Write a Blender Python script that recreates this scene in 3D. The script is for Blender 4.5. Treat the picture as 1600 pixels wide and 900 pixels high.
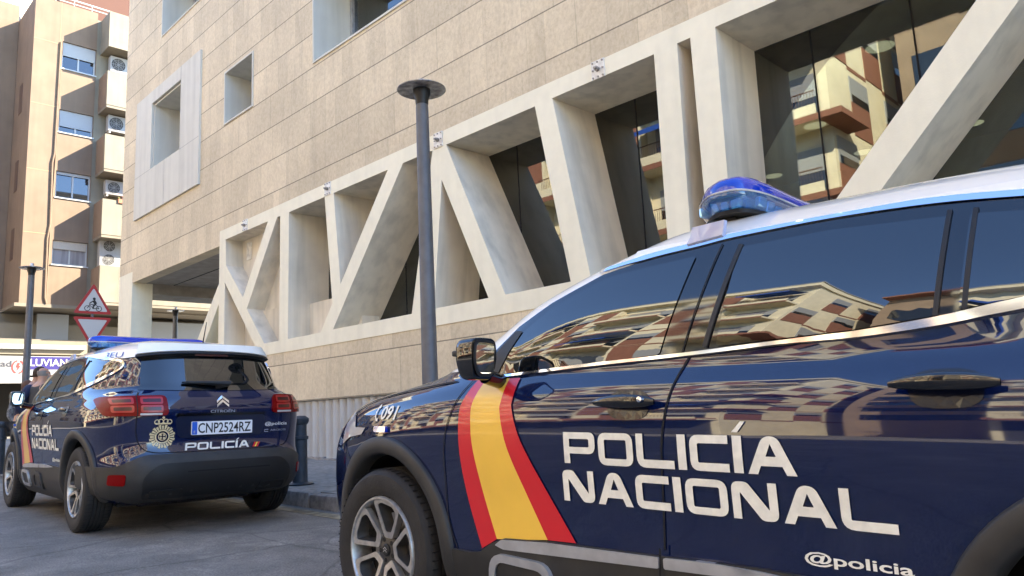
import bpy, bmesh, math, random
from math import sin, cos, pi, radians, sqrt, atan2, floor
from mathutils import Vector, Matrix
from mathutils.geometry import delaunay_2d_cdt
random.seed(7)
for o in list(bpy.data.objects): bpy.data.objects.remove(o)
scn = bpy.context.scene
COL = scn.collection

# ------------------------------------------------------------ camera
cam = bpy.data.cameras.new('Camera'); camo = bpy.data.objects.new('Camera', cam); COL.objects.link(camo)
cam.sensor_width = 36.0; cam.lens = 36.0 * 1178 / 1600; cam.clip_start = 0.05; cam.clip_end = 2000
CX = Vector((0.708, -0.079, -0.702)); CY = Vector((-0.704, -0.145, -0.695)); CZ = Vector((-0.047, 0.986, -0.158))
CX.normalize(); CY = (CY - CX * CX.dot(CY)).normalized(); CZ = CX.cross(CY)
camo.matrix_world = Matrix(((CX.x, CX.y, CX.z, 0), (CY.x, CY.y, CY.z, 0), (CZ.x, CZ.y, CZ.z, 0.95), (0, 0, 0, 1)))
scn.camera = camo

# ------------------------------------------------------------ sky and sun
SUN = Vector((1.27, -1.0, 1.05)).normalized()
w = bpy.data.worlds.new('World'); scn.world = w; w.use_nodes = True
nt = w.node_tree; bg = nt.nodes['Background']; sky = nt.nodes.new('ShaderNodeTexSky')
sky.sky_type = 'NISHITA'; sky.sun_disc = False
sky.sun_elevation = math.asin(SUN.z); sky.sun_rotation = atan2(SUN.x, SUN.y)
sky.air_density = 0.75; sky.dust_density = 0.0; sky.ozone_density = 3.0
nt.links.new(sky.outputs[0], bg.inputs[0]); bg.inputs[1].default_value = 0.13
sl = bpy.data.lights.new('Sun', 'SUN'); slo = bpy.data.objects.new('Sun', sl); COL.objects.link(slo)
sl.energy = 3.6; sl.angle = radians(0.5); sl.color = (1.0, 0.90, 0.74)
slo.rotation_euler = SUN.to_track_quat('Z', 'Y').to_euler()
scn.view_settings.view_transform = 'Standard'; scn.view_settings.look = 'None'
scn.view_settings.exposure = 2.92; scn.view_settings.gamma = 1.0
scn.view_settings.use_curve_mapping = False

# ------------------------------------------------------------ materials
MATS = {}
def newmat(name):
    m = bpy.data.materials.new(name); m.use_nodes = True
    return m, m.node_tree, m.node_tree.nodes['Principled BSDF']
def mat(name, col, rough=0.5, metal=0.0, noise=0.0, nscale=20.0, bump=0.0, bscale=None, coat=0.0, ior=1.5, stain=0.0, emit=None, trans=0.0, alpha=1.0, streak=0.0):
    if name in MATS: return MATS[name]
    m, t, b = newmat(name); N = t.nodes.new; L = t.links.new
    b.inputs['Base Color'].default_value = (*col, 1); b.inputs['Roughness'].default_value = rough
    b.inputs['Metallic'].default_value = metal; b.inputs['IOR'].default_value = ior
    b.inputs['Coat Weight'].default_value = coat; b.inputs['Coat Roughness'].default_value = 0.02
    b.inputs['Transmission Weight'].default_value = trans
    if emit: b.inputs['Emission Color'].default_value = (*emit[0], 1); b.inputs['Emission Strength'].default_value = emit[1]
    tc = N('ShaderNodeTexCoord')
    if noise or stain or streak:
        last = None
        rgb = N('ShaderNodeRGB'); rgb.outputs[0].default_value = (*col, 1); last = rgb.outputs[0]
        def layer(last, scale, amt, vec=None, lo=0.35, hi=0.65, detail=6):
            n = N('ShaderNodeTexNoise'); n.inputs['Scale'].default_value = scale; n.inputs['Detail'].default_value = detail
            L(vec if vec else tc.outputs['Object'], n.inputs['Vector'])
            r = N('ShaderNodeMapRange'); r.inputs[1].default_value = lo; r.inputs[2].default_value = hi
            r.inputs[3].default_value = 1 - amt; r.inputs[4].default_value = 1 + amt * 0.6
            L(n.outputs[0], r.inputs[0])
            mx = N('ShaderNodeVectorMath'); mx.operation = 'SCALE'; L(last, mx.inputs[0]); L(r.outputs[0], mx.inputs['Scale'])
            return mx.outputs[0]
        if noise: last = layer(last, nscale, noise)
        if stain: last = layer(last, 0.8, stain)
        if streak:
            mp = N('ShaderNodeMapping'); mp.inputs['Scale'].default_value = (5, 5, 0.35); L(tc.outputs['Object'], mp.inputs['Vector'])
            last = layer(last, 1.0, streak, mp.outputs[0], 0.3, 0.55)
        L(last, b.inputs['Base Color'])
    if bump:
        n = N('ShaderNodeTexNoise'); n.inputs['Scale'].default_value = bscale or nscale; n.inputs['Detail'].default_value = 5
        L(tc.outputs['Object'], n.inputs['Vector'])
        bp = N('ShaderNodeBump'); bp.inputs['Strength'].default_value = bump; bp.inputs['Distance'].default_value = 0.01
        L(n.outputs[0], bp.inputs['Height']); L(bp.outputs[0], b.inputs['Normal'])
    MATS[name] = m; return m

def stone_mat():
    m, t, b = newmat('beige_stone'); N = t.nodes.new; L = t.links.new
    geo = N('ShaderNodeNewGeometry'); sp = N('ShaderNodeSeparateXYZ'); L(geo.outputs['Position'], sp.inputs[0])
    def M(op, a, bb=None, c=None):
        n = N('ShaderNodeMath'); n.operation = op
        for i, v in enumerate((a, bb, c)):
            if v is None: continue
            if isinstance(v, (int, float)): n.inputs[i].default_value = v
            else: L(v, n.inputs[i])
        return n.outputs[0]
    ROW = 0.65
    zz = M('DIVIDE', M('SUBTRACT', sp.outputs['Z'], 5.16 - 65 * ROW / 65 * 10), ROW)
    row = M('FLOOR', zz); fz = M('FRACT', zz)
    hy = M('ADD', sp.outputs['Y'], M('MULTIPLY', sp.outputs['X'], 1.0))
    # wander the vertical joints from row to row and along each row
    wn = N('ShaderNodeTexNoise'); wn.noise_dimensions = '2D'; wn.inputs['Scale'].default_value = 0.9; wn.inputs['Detail'].default_value = 1
    cb = N('ShaderNodeCombineXYZ'); L(hy, cb.inputs[0]); L(M('MULTIPLY', row, 7.31), cb.inputs[1]); L(cb.outputs[0], wn.inputs['Vector'])
    wy = M('ADD', M('DIVIDE', hy, 0.46), M('MULTIPLY', wn.outputs[0], 2.6)); wy = M('ADD', wy, M('MULTIPLY', row, 0.377))
    colid = M('FLOOR', wy); fy = M('FRACT', wy)
    jy = M('LESS_THAN', M('MINIMUM', fy, M('SUBTRACT', 1.0, fy)), 0.0085)
    jz = M('LESS_THAN', M('MINIMUM', fz, M('SUBTRACT', 1.0, fz)), 0.013)
    wh = N('ShaderNodeTexWhiteNoise'); wh.noise_dimensions = '2D'; c2 = N('ShaderNodeCombineXYZ'); L(colid, c2.inputs[0]); L(row, c2.inputs[1]); L(c2.outputs[0], wh.inputs['Vector'])
    pan = N('ShaderNodeMapRange'); pan.inputs[3].default_value = 0.92; pan.inputs[4].default_value = 1.07; L(wh.outputs[0], pan.inputs[0])
    big = N('ShaderNodeTexNoise'); big.inputs['Scale'].default_value = 0.7; big.inputs['Detail'].default_value = 5; L(geo.outputs['Position'], big.inputs['Vector'])
    sc = N('ShaderNodeMapping'); sc.inputs['Scale'].default_value = (1, 22, 16); L(geo.outputs['Position'], sc.inputs['Vector'])
    grain = N('ShaderNodeTexNoise'); grain.inputs['Scale'].default_value = 1.0; grain.inputs['Detail'].default_value = 6; grain.inputs['Roughness'].default_value = 0.7; L(sc.outputs[0], grain.inputs['Vector'])
    # stained streaks falling down the face
    s2 = N('ShaderNodeMapping'); s2.inputs['Scale'].default_value = (1, 6, 0.7); L(geo.outputs['Position'], s2.inputs['Vector'])
    stv = N('ShaderNodeTexNoise'); stv.inputs['Scale'].default_value = 1.0; stv.inputs['Detail'].default_value = 3; L(s2.outputs[0], stv.inputs['Vector'])
    vor = N('ShaderNodeTexVoronoi'); vor.inputs['Scale'].default_value = 34; L(geo.outputs['Position'], vor.inputs['Vector'])
    pore = N('ShaderNodeMapRange'); pore.inputs[1].default_value = 0.12; pore.inputs[2].default_value = 0.3; pore.inputs[3].default_value = 0.78; pore.inputs[4].default_value = 1.0; L(vor.outputs[0], pore.inputs[0])
    hole = N('ShaderNodeTexNoise'); hole.inputs['Scale'].default_value = 2.3; L(geo.outputs['Position'], hole.inputs['Vector'])
    hm = N('ShaderNodeMapRange'); hm.inputs[1].default_value = 0.5; hm.inputs[2].default_value = 0.62; L(hole.outputs[0], hm.inputs[0])
    poref = M('SUBTRACT', 1.0, M('MULTIPLY', M('SUBTRACT', 1.0, pore.outputs[0]), hm.outputs[0]))
    cr = N('ShaderNodeValToRGB'); L(grain.outputs[0], cr.inputs[0])
    cr.color_ramp.elements[0].position = 0.32; cr.color_ramp.elements[0].color = (0.575, 0.475, 0.32, 1)
    cr.color_ramp.elements[1].position = 0.62; cr.color_ramp.elements[1].color = (0.705, 0.60, 0.42, 1)
    mr = N('ShaderNodeMapRange'); mr.inputs[1].default_value = 0.3; mr.inputs[2].default_value = 0.7; mr.inputs[3].default_value = 0.88; mr.inputs[4].default_value = 1.08; L(big.outputs[0], mr.inputs[0])
    m3 = N('ShaderNodeMapRange'); m3.inputs[1].default_value = 0.25; m3.inputs[2].default_value = 0.45; m3.inputs[3].default_value = 0.88; m3.inputs[4].default_value = 1.0; L(stv.outputs[0], m3.inputs[0])
    f = M('MULTIPLY', M('MULTIPLY', pan.outputs[0], mr.outputs[0]), M('MULTIPLY', m3.outputs[0], poref))
    j = M('MAXIMUM', M('MULTIPLY', jz, 0.62), M('MULTIPLY', jy, 0.20))
    f = M('MULTIPLY', f, M('SUBTRACT', 1.0, j))
    v = N('ShaderNodeVectorMath'); v.operation = 'SCALE'; L(cr.outputs[0], v.inputs[0]); L(f, v.inputs['Scale'])
    L(v.outputs[0], b.inputs['Base Color']); b.inputs['Roughness'].default_value = 0.85
    bp = N('ShaderNodeBump'); bp.inputs['Strength'].default_value = 0.5; bp.inputs['Distance'].default_value = 0.012
    L(M('SUBTRACT', M('MULTIPLY', grain.outputs[0], 0.3), j), bp.inputs['Height']); L(bp.outputs[0], b.inputs['Normal'])
    return m
STONE = stone_mat()

def asphalt_mat():
    m, t, b = newmat('worn_asphalt'); N = t.nodes.new; L = t.links.new
    tc = N('ShaderNodeTexCoord')
    fine = N('ShaderNodeTexNoise'); fine.inputs['Scale'].default_value = 90; fine.inputs['Detail'].default_value = 6; L(tc.outputs['Object'], fine.inputs['Vector'])
    mid = N('ShaderNodeTexNoise'); mid.inputs['Scale'].default_value = 2.2; mid.inputs['Detail'].default_value = 9; mid.inputs['Roughness'].default_value = 0.65; L(tc.outputs['Object'], mid.inputs['Vector'])
    spn = N('ShaderNodeTexNoise'); spn.inputs['Scale'].default_value = 0.9; spn.inputs['Detail'].default_value = 12; spn.inputs['Roughness'].default_value = 0.75; L(tc.outputs['Object'], spn.inputs['Vector'])
    c1 = N('ShaderNodeValToRGB'); L(mid.outputs[0], c1.inputs[0])
    c1.color_ramp.elements[0].position = 0.33; c1.color_ramp.elements[0].color = (0.125, 0.115, 0.10, 1)
    c1.color_ramp.elements[1].position = 0.7; c1.color_ramp.elements[1].color = (0.23, 0.21, 0.182, 1)
    c2 = N('ShaderNodeMapRange'); c2.inputs[1].default_value = 0.52; c2.inputs[2].default_value = 0.66; c2.inputs[3].default_value = 0; c2.inputs[4].default_value = 0.8; L(spn.outputs[0], c2.inputs[0])
    mx = N('ShaderNodeMix'); mx.data_type = 'RGBA'; L(c2.outputs[0], mx.inputs[0]); L(c1.outputs[0], mx.inputs[6]); mx.inputs[7].default_value = (0.34, 0.31, 0.265, 1)
    cr = N('ShaderNodeTexVoronoi'); cr.feature = 'DISTANCE_TO_EDGE'; cr.inputs['Scale'].default_value = 0.8
    wv = N('ShaderNodeMix'); wv.data_type = 'VECTOR'; wv.inputs[0].default_value = 0.14; L(tc.outputs['Object'], wv.inputs[4]); L(mid.outputs[1], wv.inputs[5]); L(wv.outputs[1], cr.inputs['Vector'])
    cm = N('ShaderNodeMapRange'); cm.inputs[1].default_value = 0.0; cm.inputs[2].default_value = 0.012; cm.inputs[3].default_value = 0.6; cm.inputs[4].default_value = 1; L(cr.outputs[0], cm.inputs[0])
    fr = N('ShaderNodeMapRange'); fr.inputs[1].default_value = 0.3; fr.inputs[2].default_value = 0.7; fr.inputs[3].default_value = 0.55; fr.inputs[4].default_value = 1.4; L(fine.outputs[0], fr.inputs[0])
    mm = N('ShaderNodeMath'); mm.operation = 'MULTIPLY'; L(cm.outputs[0], mm.inputs[0]); L(fr.outputs[0], mm.inputs[1])
    v = N('ShaderNodeVectorMath'); v.operation = 'SCALE'; L(mx.outputs[2], v.inputs[0]); L(mm.outputs[0], v.inputs['Scale']); L(v.outputs[0], b.inputs['Base Color'])
    b.inputs['Roughness'].default_value = 0.8
    bp = N('ShaderNodeBump'); bp.inputs['Strength'].default_value = 0.5; bp.inputs['Distance'].default_value = 0.006; L(fine.outputs[0], bp.inputs['Height']); L(bp.outputs[0], b.inputs['Normal'])
    return m

def paint_mat(name, col, rough=0.12, flake=True, ior=1.5, dust=0.0, wob=0.0):
    m, t, b = newmat(name); N = t.nodes.new; L = t.links.new
    b.inputs['Base Color'].default_value = (*col, 1); b.inputs['Roughness'].default_value = 0.35
    b.inputs['Coat Weight'].default_value = 1.0; b.inputs['Coat Roughness'].default_value = rough; b.inputs['Coat IOR'].default_value = ior
    b.inputs['Metallic'].default_value = 0.0; b.inputs['Specular IOR Level'].default_value = 0.0 if flake else 0.5
    tc = N('ShaderNodeTexCoord')
    if dust:
        n = N('ShaderNodeTexNoise'); n.inputs['Scale'].default_value = 7; n.inputs['Detail'].default_value = 8; L(tc.outputs['Object'], n.inputs['Vector'])
        r = N('ShaderNodeMapRange'); r.inputs[1].default_value = 0.45; r.inputs[2].default_value = 0.75; r.inputs[3].default_value = 0; r.inputs[4].default_value = dust; L(n.outputs[0], r.inputs[0])
        mx = N('ShaderNodeMix'); mx.data_type = 'RGBA'; L(r.outputs[0], mx.inputs[0]); mx.inputs[6].default_value = (*col, 1); mx.inputs[7].default_value = (0.16, 0.14, 0.12, 1); L(mx.outputs[2], b.inputs['Base Color'])
        r2 = N('ShaderNodeMapRange'); r2.inputs[1].default_value = 0.4; r2.inputs[2].default_value = 0.8; r2.inputs[3].default_value = rough; r2.inputs[4].default_value = rough + 0.05; L(n.outputs[0], r2.inputs[0]); L(r2.outputs[0], b.inputs['Coat Roughness'])
    if wob:
        n2 = N('ShaderNodeTexNoise'); n2.inputs['Scale'].default_value = 3.0; n2.inputs['Detail'].default_value = 1; L(tc.outputs['Object'], n2.inputs['Vector'])
        bp = N('ShaderNodeBump'); bp.inputs['Strength'].default_value = 1.0; bp.inputs['Distance'].default_value = wob; L(n2.outputs[0], bp.inputs['Height']); L(bp.outputs[0], b.inputs['Coat Normal']); L(bp.outputs[0], b.inputs['Normal'])
    MATS[name] = m; return m

NAVY = paint_mat('navy_paint', (0.0022, 0.0080, 0.044), 0.012, True, 1.72, 0.03, 0.0010)
WHITE = paint_mat('white_paint', (0.87, 0.845, 0.77), 0.08, False, 1.5, 0.04)
BGLASS = mat('car_glass', (0.002, 0.003, 0.004), 0.0, 0.0, ior=1.95)
GLOSSBLK = mat('gloss_black', (0.004, 0.004, 0.005), 0.05, ior=1.75)
PLASTIC = mat('grey_plastic', (0.025, 0.024, 0.022), 0.55, noise=0.25, nscale=9, bump=0.15, bscale=600)
DPLASTIC = mat('dark_plastic', (0.005, 0.005, 0.0052), 0.5, noise=0.2, nscale=8)
BLACK = mat('matt_black', (0.006, 0.006, 0.006), 0.9)
RUBBER = mat('rubber', (0.016, 0.0145, 0.013), 0.75, noise=0.35, nscale=14, bump=0.2, bscale=80)
CHROME = mat('chrome', (0.82, 0.84, 0.88), 0.08, 1.0)
SATIN = mat('satin_silver', (0.52, 0.52, 0.52), 0.35, 0.6, noise=0.15, nscale=12)
ALLOY = mat('alloy', (0.46, 0.445, 0.42), 0.36, 0.65, noise=0.2, nscale=30)
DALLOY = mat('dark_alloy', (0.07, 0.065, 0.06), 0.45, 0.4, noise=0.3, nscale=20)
LETTER = mat('letter_white', (0.82, 0.80, 0.70), 0.45, noise=0.10, nscale=30)
RED = mat('sticker_red', (0.60, 0.012, 0.018), 0.3, coat=0.4)
YEL = mat('sticker_yellow', (0.85, 0.52, 0.06), 0.3, coat=0.4, noise=0.08, nscale=4)
GOLD = mat('badge_gold', (0.62, 0.50, 0.27), 0.4)
LIGHTRED = mat('tail_lens_red', (0.17, 0.002, 0.002), 0.25, coat=0.0, ior=1.25)
DARKRED = mat('tail_lens_dark', (0.05, 0.002, 0.002), 0.3, coat=0.2)
BRIGHTRED = mat('tail_tube_red', (0.36, 0.007, 0.006), 0.3, coat=0.2)
CLEAR = mat('lens_clear', (0.5, 0.48, 0.46), 0.1, coat=1.0)
BLUELENS = mat('blue_lens', (0.004, 0.055, 0.62), 0.08, coat=0.6, trans=0.35)
CLEARBLUE = mat('pale_blue_lens', (0.12, 0.42, 0.85), 0.04, coat=0.8, trans=0.8)
LED = mat('led_reflector', (0.5, 0.78, 0.9), 0.15, 0.5)
BLUEPLATE = mat('plate_blue', (0.01, 0.10, 0.55), 0.4)
PLATEW = mat('plate_white', (0.80, 0.82, 0.83), 0.35)
INK = mat('ink_black', (0.01, 0.01, 0.012), 0.5)
MIRROR = mat('mirror_glass', (0.85, 0.88, 0.9), 0.01, 1.0)
CONC = mat('pale_concrete', (0.83, 0.78, 0.60), 0.75, noise=0.03, nscale=6, stain=0.03, streak=0.035, bump=0.1, bscale=60)
CONC2 = mat('pale_concrete_reveal', (0.70, 0.63, 0.50), 0.8, noise=0.05, nscale=3, stain=0.10, streak=0.14, bump=0.1, bscale=40)  # darker than the frame concrete: real grime, plus reveal shade put into the colour
METALPANEL = mat('grey_white_panel', (0.60, 0.58, 0.50), 0.85, noise=0.03, nscale=3, streak=0.08)
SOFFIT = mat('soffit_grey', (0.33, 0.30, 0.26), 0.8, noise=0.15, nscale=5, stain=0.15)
PLATEM = mat('bolt_plate', (0.70, 0.68, 0.62), 0.45, 0.2, noise=0.2, nscale=12)
LOUV = mat('louvre', (0.50, 0.48, 0.44), 0.6, noise=0.06, nscale=4, streak=0.15)
SIDEWALK = mat('pavement_concrete', (0.25, 0.235, 0.21), 0.85, noise=0.3, nscale=12, stain=0.2, bump=0.3, bscale=90)
KERB = mat('kerb_stone', (0.27, 0.255, 0.235), 0.8, noise=0.3, nscale=18, stain=0.25, bump=0.3, bscale=70)
YLINE = mat('faded_yellow_paint', (0.30, 0.245, 0.15), 0.8, noise=0.5, nscale=9, stain=0.3)
STEELG = mat('post_grey', (0.11, 0.11, 0.115), 0.5, 0.2, noise=0.15, nscale=8)
LENSG = mat('lamp_disc', (0.30, 0.28, 0.26), 0.2, 0.2, noise=0.5, nscale=14)
BOLL = mat('bollard_iron', (0.045, 0.052, 0.06), 0.55, 0.2, noise=0.25, nscale=10)
ORANGE = mat('render_orange', (0.20, 0.14, 0.092), 0.9, noise=0.05, nscale=2, stain=0.08, streak=0.06)
CREAM = mat('render_cream', (0.215, 0.19, 0.138), 0.9, noise=0.05, nscale=2, stain=0.08, streak=0.08)
BEIGE = mat('render_beige', (0.21, 0.178, 0.13), 0.9, noise=0.05, nscale=2, stain=0.1)
OPPCREAM = mat('render_pale', (0.78, 0.69, 0.48), 0.9, noise=0.05, nscale=2, stain=0.07)
BRICKRED = mat('render_brickred', (0.27, 0.115, 0.07), 0.85, noise=0.08, nscale=3)
SHUT = mat('shutter', (0.33, 0.335, 0.33), 0.6)
AWN = mat('blue_awning', (0.02, 0.08, 0.35), 0.8)
WFRAME = mat('white_frame', (0.42, 0.42, 0.40), 0.45)
PANE = mat('window_pane', (0.02, 0.022, 0.025), 0.02, ior=1.9)
CURT = mat('curtain_pane', (0.20, 0.19, 0.20), 0.3, coat=0.6, streak=0.4)
ACW = mat('ac_white', (0.34, 0.33, 0.31), 0.5, noise=0.08, nscale=8)
FANB = mat('fan_dark', (0.05, 0.045, 0.04), 0.6)
TAN = mat('tan_shutter', (0.42, 0.37, 0.30), 0.7, noise=0.05)
PURPLE = mat('sign_purple', (0.02, 0.012, 0.13), 0.5)
SIGNW = mat('sign_white', (0.50, 0.49, 0.48), 0.45)
SIGNRED = mat('sign_red', (0.38, 0.02, 0.02), 0.4)
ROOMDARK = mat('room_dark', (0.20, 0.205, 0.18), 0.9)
LAMPON = mat('ceiling_lamp_on', (0.6, 0.6, 0.5), 0.5, emit=((1.0, 0.95, 0.7), 0.10))

def tint_glass():
    m, t, b = newmat('tinted_glass'); N = t.nodes.new; L = t.links.new
    out = t.nodes['Material Output']; t.nodes.remove(b)
    tr = N('ShaderNodeBsdfTransparent'); tr.inputs[0].default_value = (0.62, 0.66, 0.60, 1)
    gl = N('ShaderNodeBsdfGlossy'); gl.inputs['Roughness'].default_value = 0.0; gl.inputs[0].default_value = (0.95, 0.97, 0.95, 1)
    fr = N('ShaderNodeFresnel'); fr.inputs[0].default_value = 2.0
    mx = N('ShaderNodeMixShader'); L(fr.outputs[0], mx.inputs[0]); L(tr.outputs[0], mx.inputs[1]); L(gl.outputs[0], mx.inputs[2])
    L(mx.outputs[0], out.inputs[0]); return m
TGLASS = tint_glass()

# ------------------------------------------------------------ object helpers
def link_mesh(name, verts, faces, m, parent=None, smooth=False, midx=None, mats=None):
    me = bpy.data.meshes.new(name); me.from_pydata([tuple(v) for v in verts], [], [tuple(f) for f in faces]); me.update()
    for mm in (mats or [m]): me.materials.append(mm)
    if midx: me.polygons.foreach_set('material_index', midx)
    if smooth: me.polygons.foreach_set('use_smooth', [True] * len(me.polygons))
    o = bpy.data.objects.new(name, me); COL.objects.link(o)
    if parent: o.parent = parent
    return o
def tag(o, label=None, cat=None, group=None, kind=None):
    if label: o['label'] = label
    if cat: o['category'] = cat
    if group: o['group'] = group
    if kind: o['kind'] = kind
    return o
def empty(name, loc, rz=0, label=None, cat=None, group=None):
    o = bpy.data.objects.new(name, None); COL.objects.link(o); o.location = loc; o.rotation_euler = (0, 0, rz)
    o.empty_display_size = 0.2
    return tag(o, label, cat, group)
def children(o): return [c for c in COL.objects if c.parent == o]
def copy_tree(o, parent=None):
    c = o.copy(); COL.objects.link(c); c.parent = parent
    for ch in children(o): copy_tree(ch, c)
    return c

class MB:
    def __init__(s): s.v = []; s.f = []; s.sm = []
    def add(s, V, F): n = len(s.v); s.v += [Vector(p) for p in V]; s.f += [tuple(i + n for i in f) for f in F]; return s
    def box(s, a, b, M=None):
        (x0, y0, z0), (x1, y1, z1) = a, b
        V = [Vector(p) for p in ((x0, y0, z0), (x1, y0, z0), (x1, y1, z0), (x0, y1, z0), (x0, y0, z1), (x1, y0, z1), (x1, y1, z1), (x0, y1, z1))]
        if M: V = [M @ p for p in V]
        return s.add(V, [(0, 3, 2, 1), (4, 5, 6, 7), (0, 1, 5, 4), (1, 2, 6, 5), (2, 3, 7, 6), (3, 0, 4, 7)])
    def bbox(s, a, b, r=0.01, M=None, seg=2):
        bm = bmesh.new(); bmesh.ops.create_cube(bm, size=1)
        c = [(a[i] + b[i]) / 2 for i in range(3)]; d = [abs(b[i] - a[i]) for i in range(3)]
        for v in bm.verts: v.co = Vector((v.co.x * d[0] + c[0], v.co.y * d[1] + c[1], v.co.z * d[2] + c[2]))
        bmesh.ops.bevel(bm, geom=bm.edges[:], offset=min(r, min(d) * 0.49), segments=seg, affect='EDGES', profile=0.5)
        V = [v.co.copy() for v in bm.verts]; F = [[v.index for v in f.verts] for f in bm.faces]; bm.free()
        if M: V = [M @ p for p in V]
        return s.add(V, F)
    def tube(s, pts, r, n=10, cap=True):
        pts = [Vector(p) for p in pts]; R = r if isinstance(r, (list, tuple)) else [r] * len(pts)
        V = []; F = []; up = None
        for i, p in enumerate(pts):
            d = (pts[min(i + 1, len(pts) - 1)] - pts[max(i - 1, 0)]).normalized()
            if up is None: up = Vector((0, 0, 1)) if abs(d.z) < 0.9 else Vector((1, 0, 0))
            a = d.cross(up).normalized(); b = a.cross(d).normalized(); up = b
            for k in range(n):
                t = 2 * pi * k / n; V.append(p + a * cos(t) * R[i] + b * sin(t) * R[i])
        for i in range(len(pts) - 1):
            for k in range(n): F.append((i * n + k, i * n + (k + 1) % n, (i + 1) * n + (k + 1) % n, (i + 1) * n + k))
        if cap: F.append(tuple(range(n - 1, -1, -1))); F.append(tuple((len(pts) - 1) * n + k for k in range(n)))
        return s.add(V, F)
    def lathe(s, prof, axis='Z', n=32, M=None, closed=False):
        V = []; F = []
        for (r, h) in prof:
            for k in range(n):
                t = 2 * pi * k / n; a, b = r * cos(t), r * sin(t)
                V.append(Vector({'Z': (a, b, h), 'Y': (a, h, b), 'X': (h, a, b)}[axis]))
        m = len(prof)
        for i in range(m - (0 if closed else 1)):
            j = (i + 1) % m
            for k in range(n): F.append((i * n + k, i * n + (k + 1) % n, j * n + (k + 1) % n, j * n + k))
        if M: V = [M @ p for p in V]
        return s.add(V, F)
    def prism(s, loops, to3, thick, sp=None):
        """2D loops (outer and holes) -> solid; to3(p, depth)"""
        P, T = fill(loops, sp)
        n = len(P)
        V = [to3(p, 0.0) for p in P] + [to3(p, thick) for p in P]
        F = [t for t in T] + [tuple(i + n for i in reversed(t)) for t in T]
        s.add(V, F)
        for lp in loops:
            m = len(lp); V = [to3(p, 0.0) for p in lp] + [to3(p, thick) for p in lp]
            s.add(V, [(i, (i + 1) % m, (i + 1) % m + m, i + m) for i in range(m)])
        return s
    def build(s, name, m, parent=None, smooth=False, recalc=True):
        o = link_mesh(name, s.v, s.f, m, parent, smooth)
        if recalc:
            bm = bmesh.new(); bm.from_mesh(o.data); bmesh.ops.recalc_face_normals(bm, faces=bm.faces[:]); bm.to_mesh(o.data); bm.free()
        if smooth: auto_smooth(o)
        return o
def auto_smooth(o, ang=35):
    bm = bmesh.new(); bm.from_mesh(o.data)
    for f in bm.faces: f.smooth = True
    for e in bm.edges:
        if len(e.link_faces) == 2 and e.calc_face_angle(0) > radians(ang): e.smooth = False
    bm.to_mesh(o.data); bm.free()

def inside(p, loops):
    c = False
    for lp in loops:
        n = len(lp)
        for i in range(n):
            x0, y0 = lp[i]; x1, y1 = lp[(i + 1) % n]
            if (y0 > p[1]) != (y1 > p[1]) and p[0] < (x1 - x0) * (p[1] - y0) / (y1 - y0) + x0: c = not c
    return c
def densify(lp, sp):
    out = []
    for i in range(len(lp)):
        a = lp[i]; b = lp[(i + 1) % len(lp)]; d = sqrt((a[0] - b[0]) ** 2 + (a[1] - b[1]) ** 2); k = max(1, int(math.ceil(d / sp)))
        for j in range(k): out.append((a[0] + (b[0] - a[0]) * j / k, a[1] + (b[1] - a[1]) * j / k))
    return out
def fill(loops, sp=None):
    L2 = [densify(lp, sp) if sp else list(lp) for lp in loops]
    P = []; E = []
    for lp in L2:
        n0 = len(P); P += [Vector(p) for p in lp]; E += [(n0 + i, n0 + (i + 1) % len(lp)) for i in range(len(lp))]
    if sp:
        xs = [p.x for p in P]; ys = [p.y for p in P]
        x = min(xs) + sp / 2; row = 0
        y0 = min(ys)
        while x < max(xs):
            y = y0 + sp * (0.5 if row % 2 else 0.25)
            while y < max(ys):
                if inside((x, y), L2) and all((q.x - x) ** 2 + (q.y - y) ** 2 > (sp * 0.45) ** 2 for q in P[:sum(len(l) for l in L2)]): P.append(Vector((x, y)))
                y += sp
            x += sp * 0.87; row += 1
    V, _, F, _, _, _ = delaunay_2d_cdt(P, E, [], 0, 1e-6)
    T = []
    for f in F:
        c = ((V[f[0]][0] + V[f[1]][0] + V[f[2]][0]) / 3, (V[f[0]][1] + V[f[1]][1] + V[f[2]][1]) / 3)
        if inside(c, L2): T.append(tuple(f))
    return [(v[0], v[1]) for v in V], T
def rounded(pts, rad, seg=5):
    """pts list of (x,y) ; rad float or list"""
    n = len(pts); out = []
    R = rad if isinstance(rad, (list, tuple)) else [rad] * n
    for i in range(n):
        p = Vector(pts[i]); a = Vector(pts[i - 1]); b = Vector(pts[(i + 1) % n]); r = R[i]
        if r <= 1e-6: out.append(tuple(p)); continue
        da = (a - p).normalized(); db = (b - p).normalized(); la = (a - p).length; lb = (b - p).length
        r = min(r, la * 0.49, lb * 0.49); q0 = p + da * r; q1 = p + db * r
        for k in range(seg + 1):
            t = k / seg; out.append(tuple((1 - t) ** 2 * q0 + 2 * t * (1 - t) * p + t * t * q1))
    return out
def ribbon(line, wd):
    """2D polyline -> closed polygon of width wd (float or list)"""
    n = len(line); W = wd if isinstance(wd, (list, tuple)) else [wd] * n
    A = []; B = []
    for i in range(n):
        a = Vector(line[max(i - 1, 0)]); b = Vector(line[min(i + 1, n - 1)]); d = (b - a).normalized(); nn = Vector((-d.y, d.x)); p = Vector(line[i])
        A.append(tuple(p + nn * W[i] / 2)); B.append(tuple(p - nn * W[i] / 2))
    return A + B[::-1]
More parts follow.
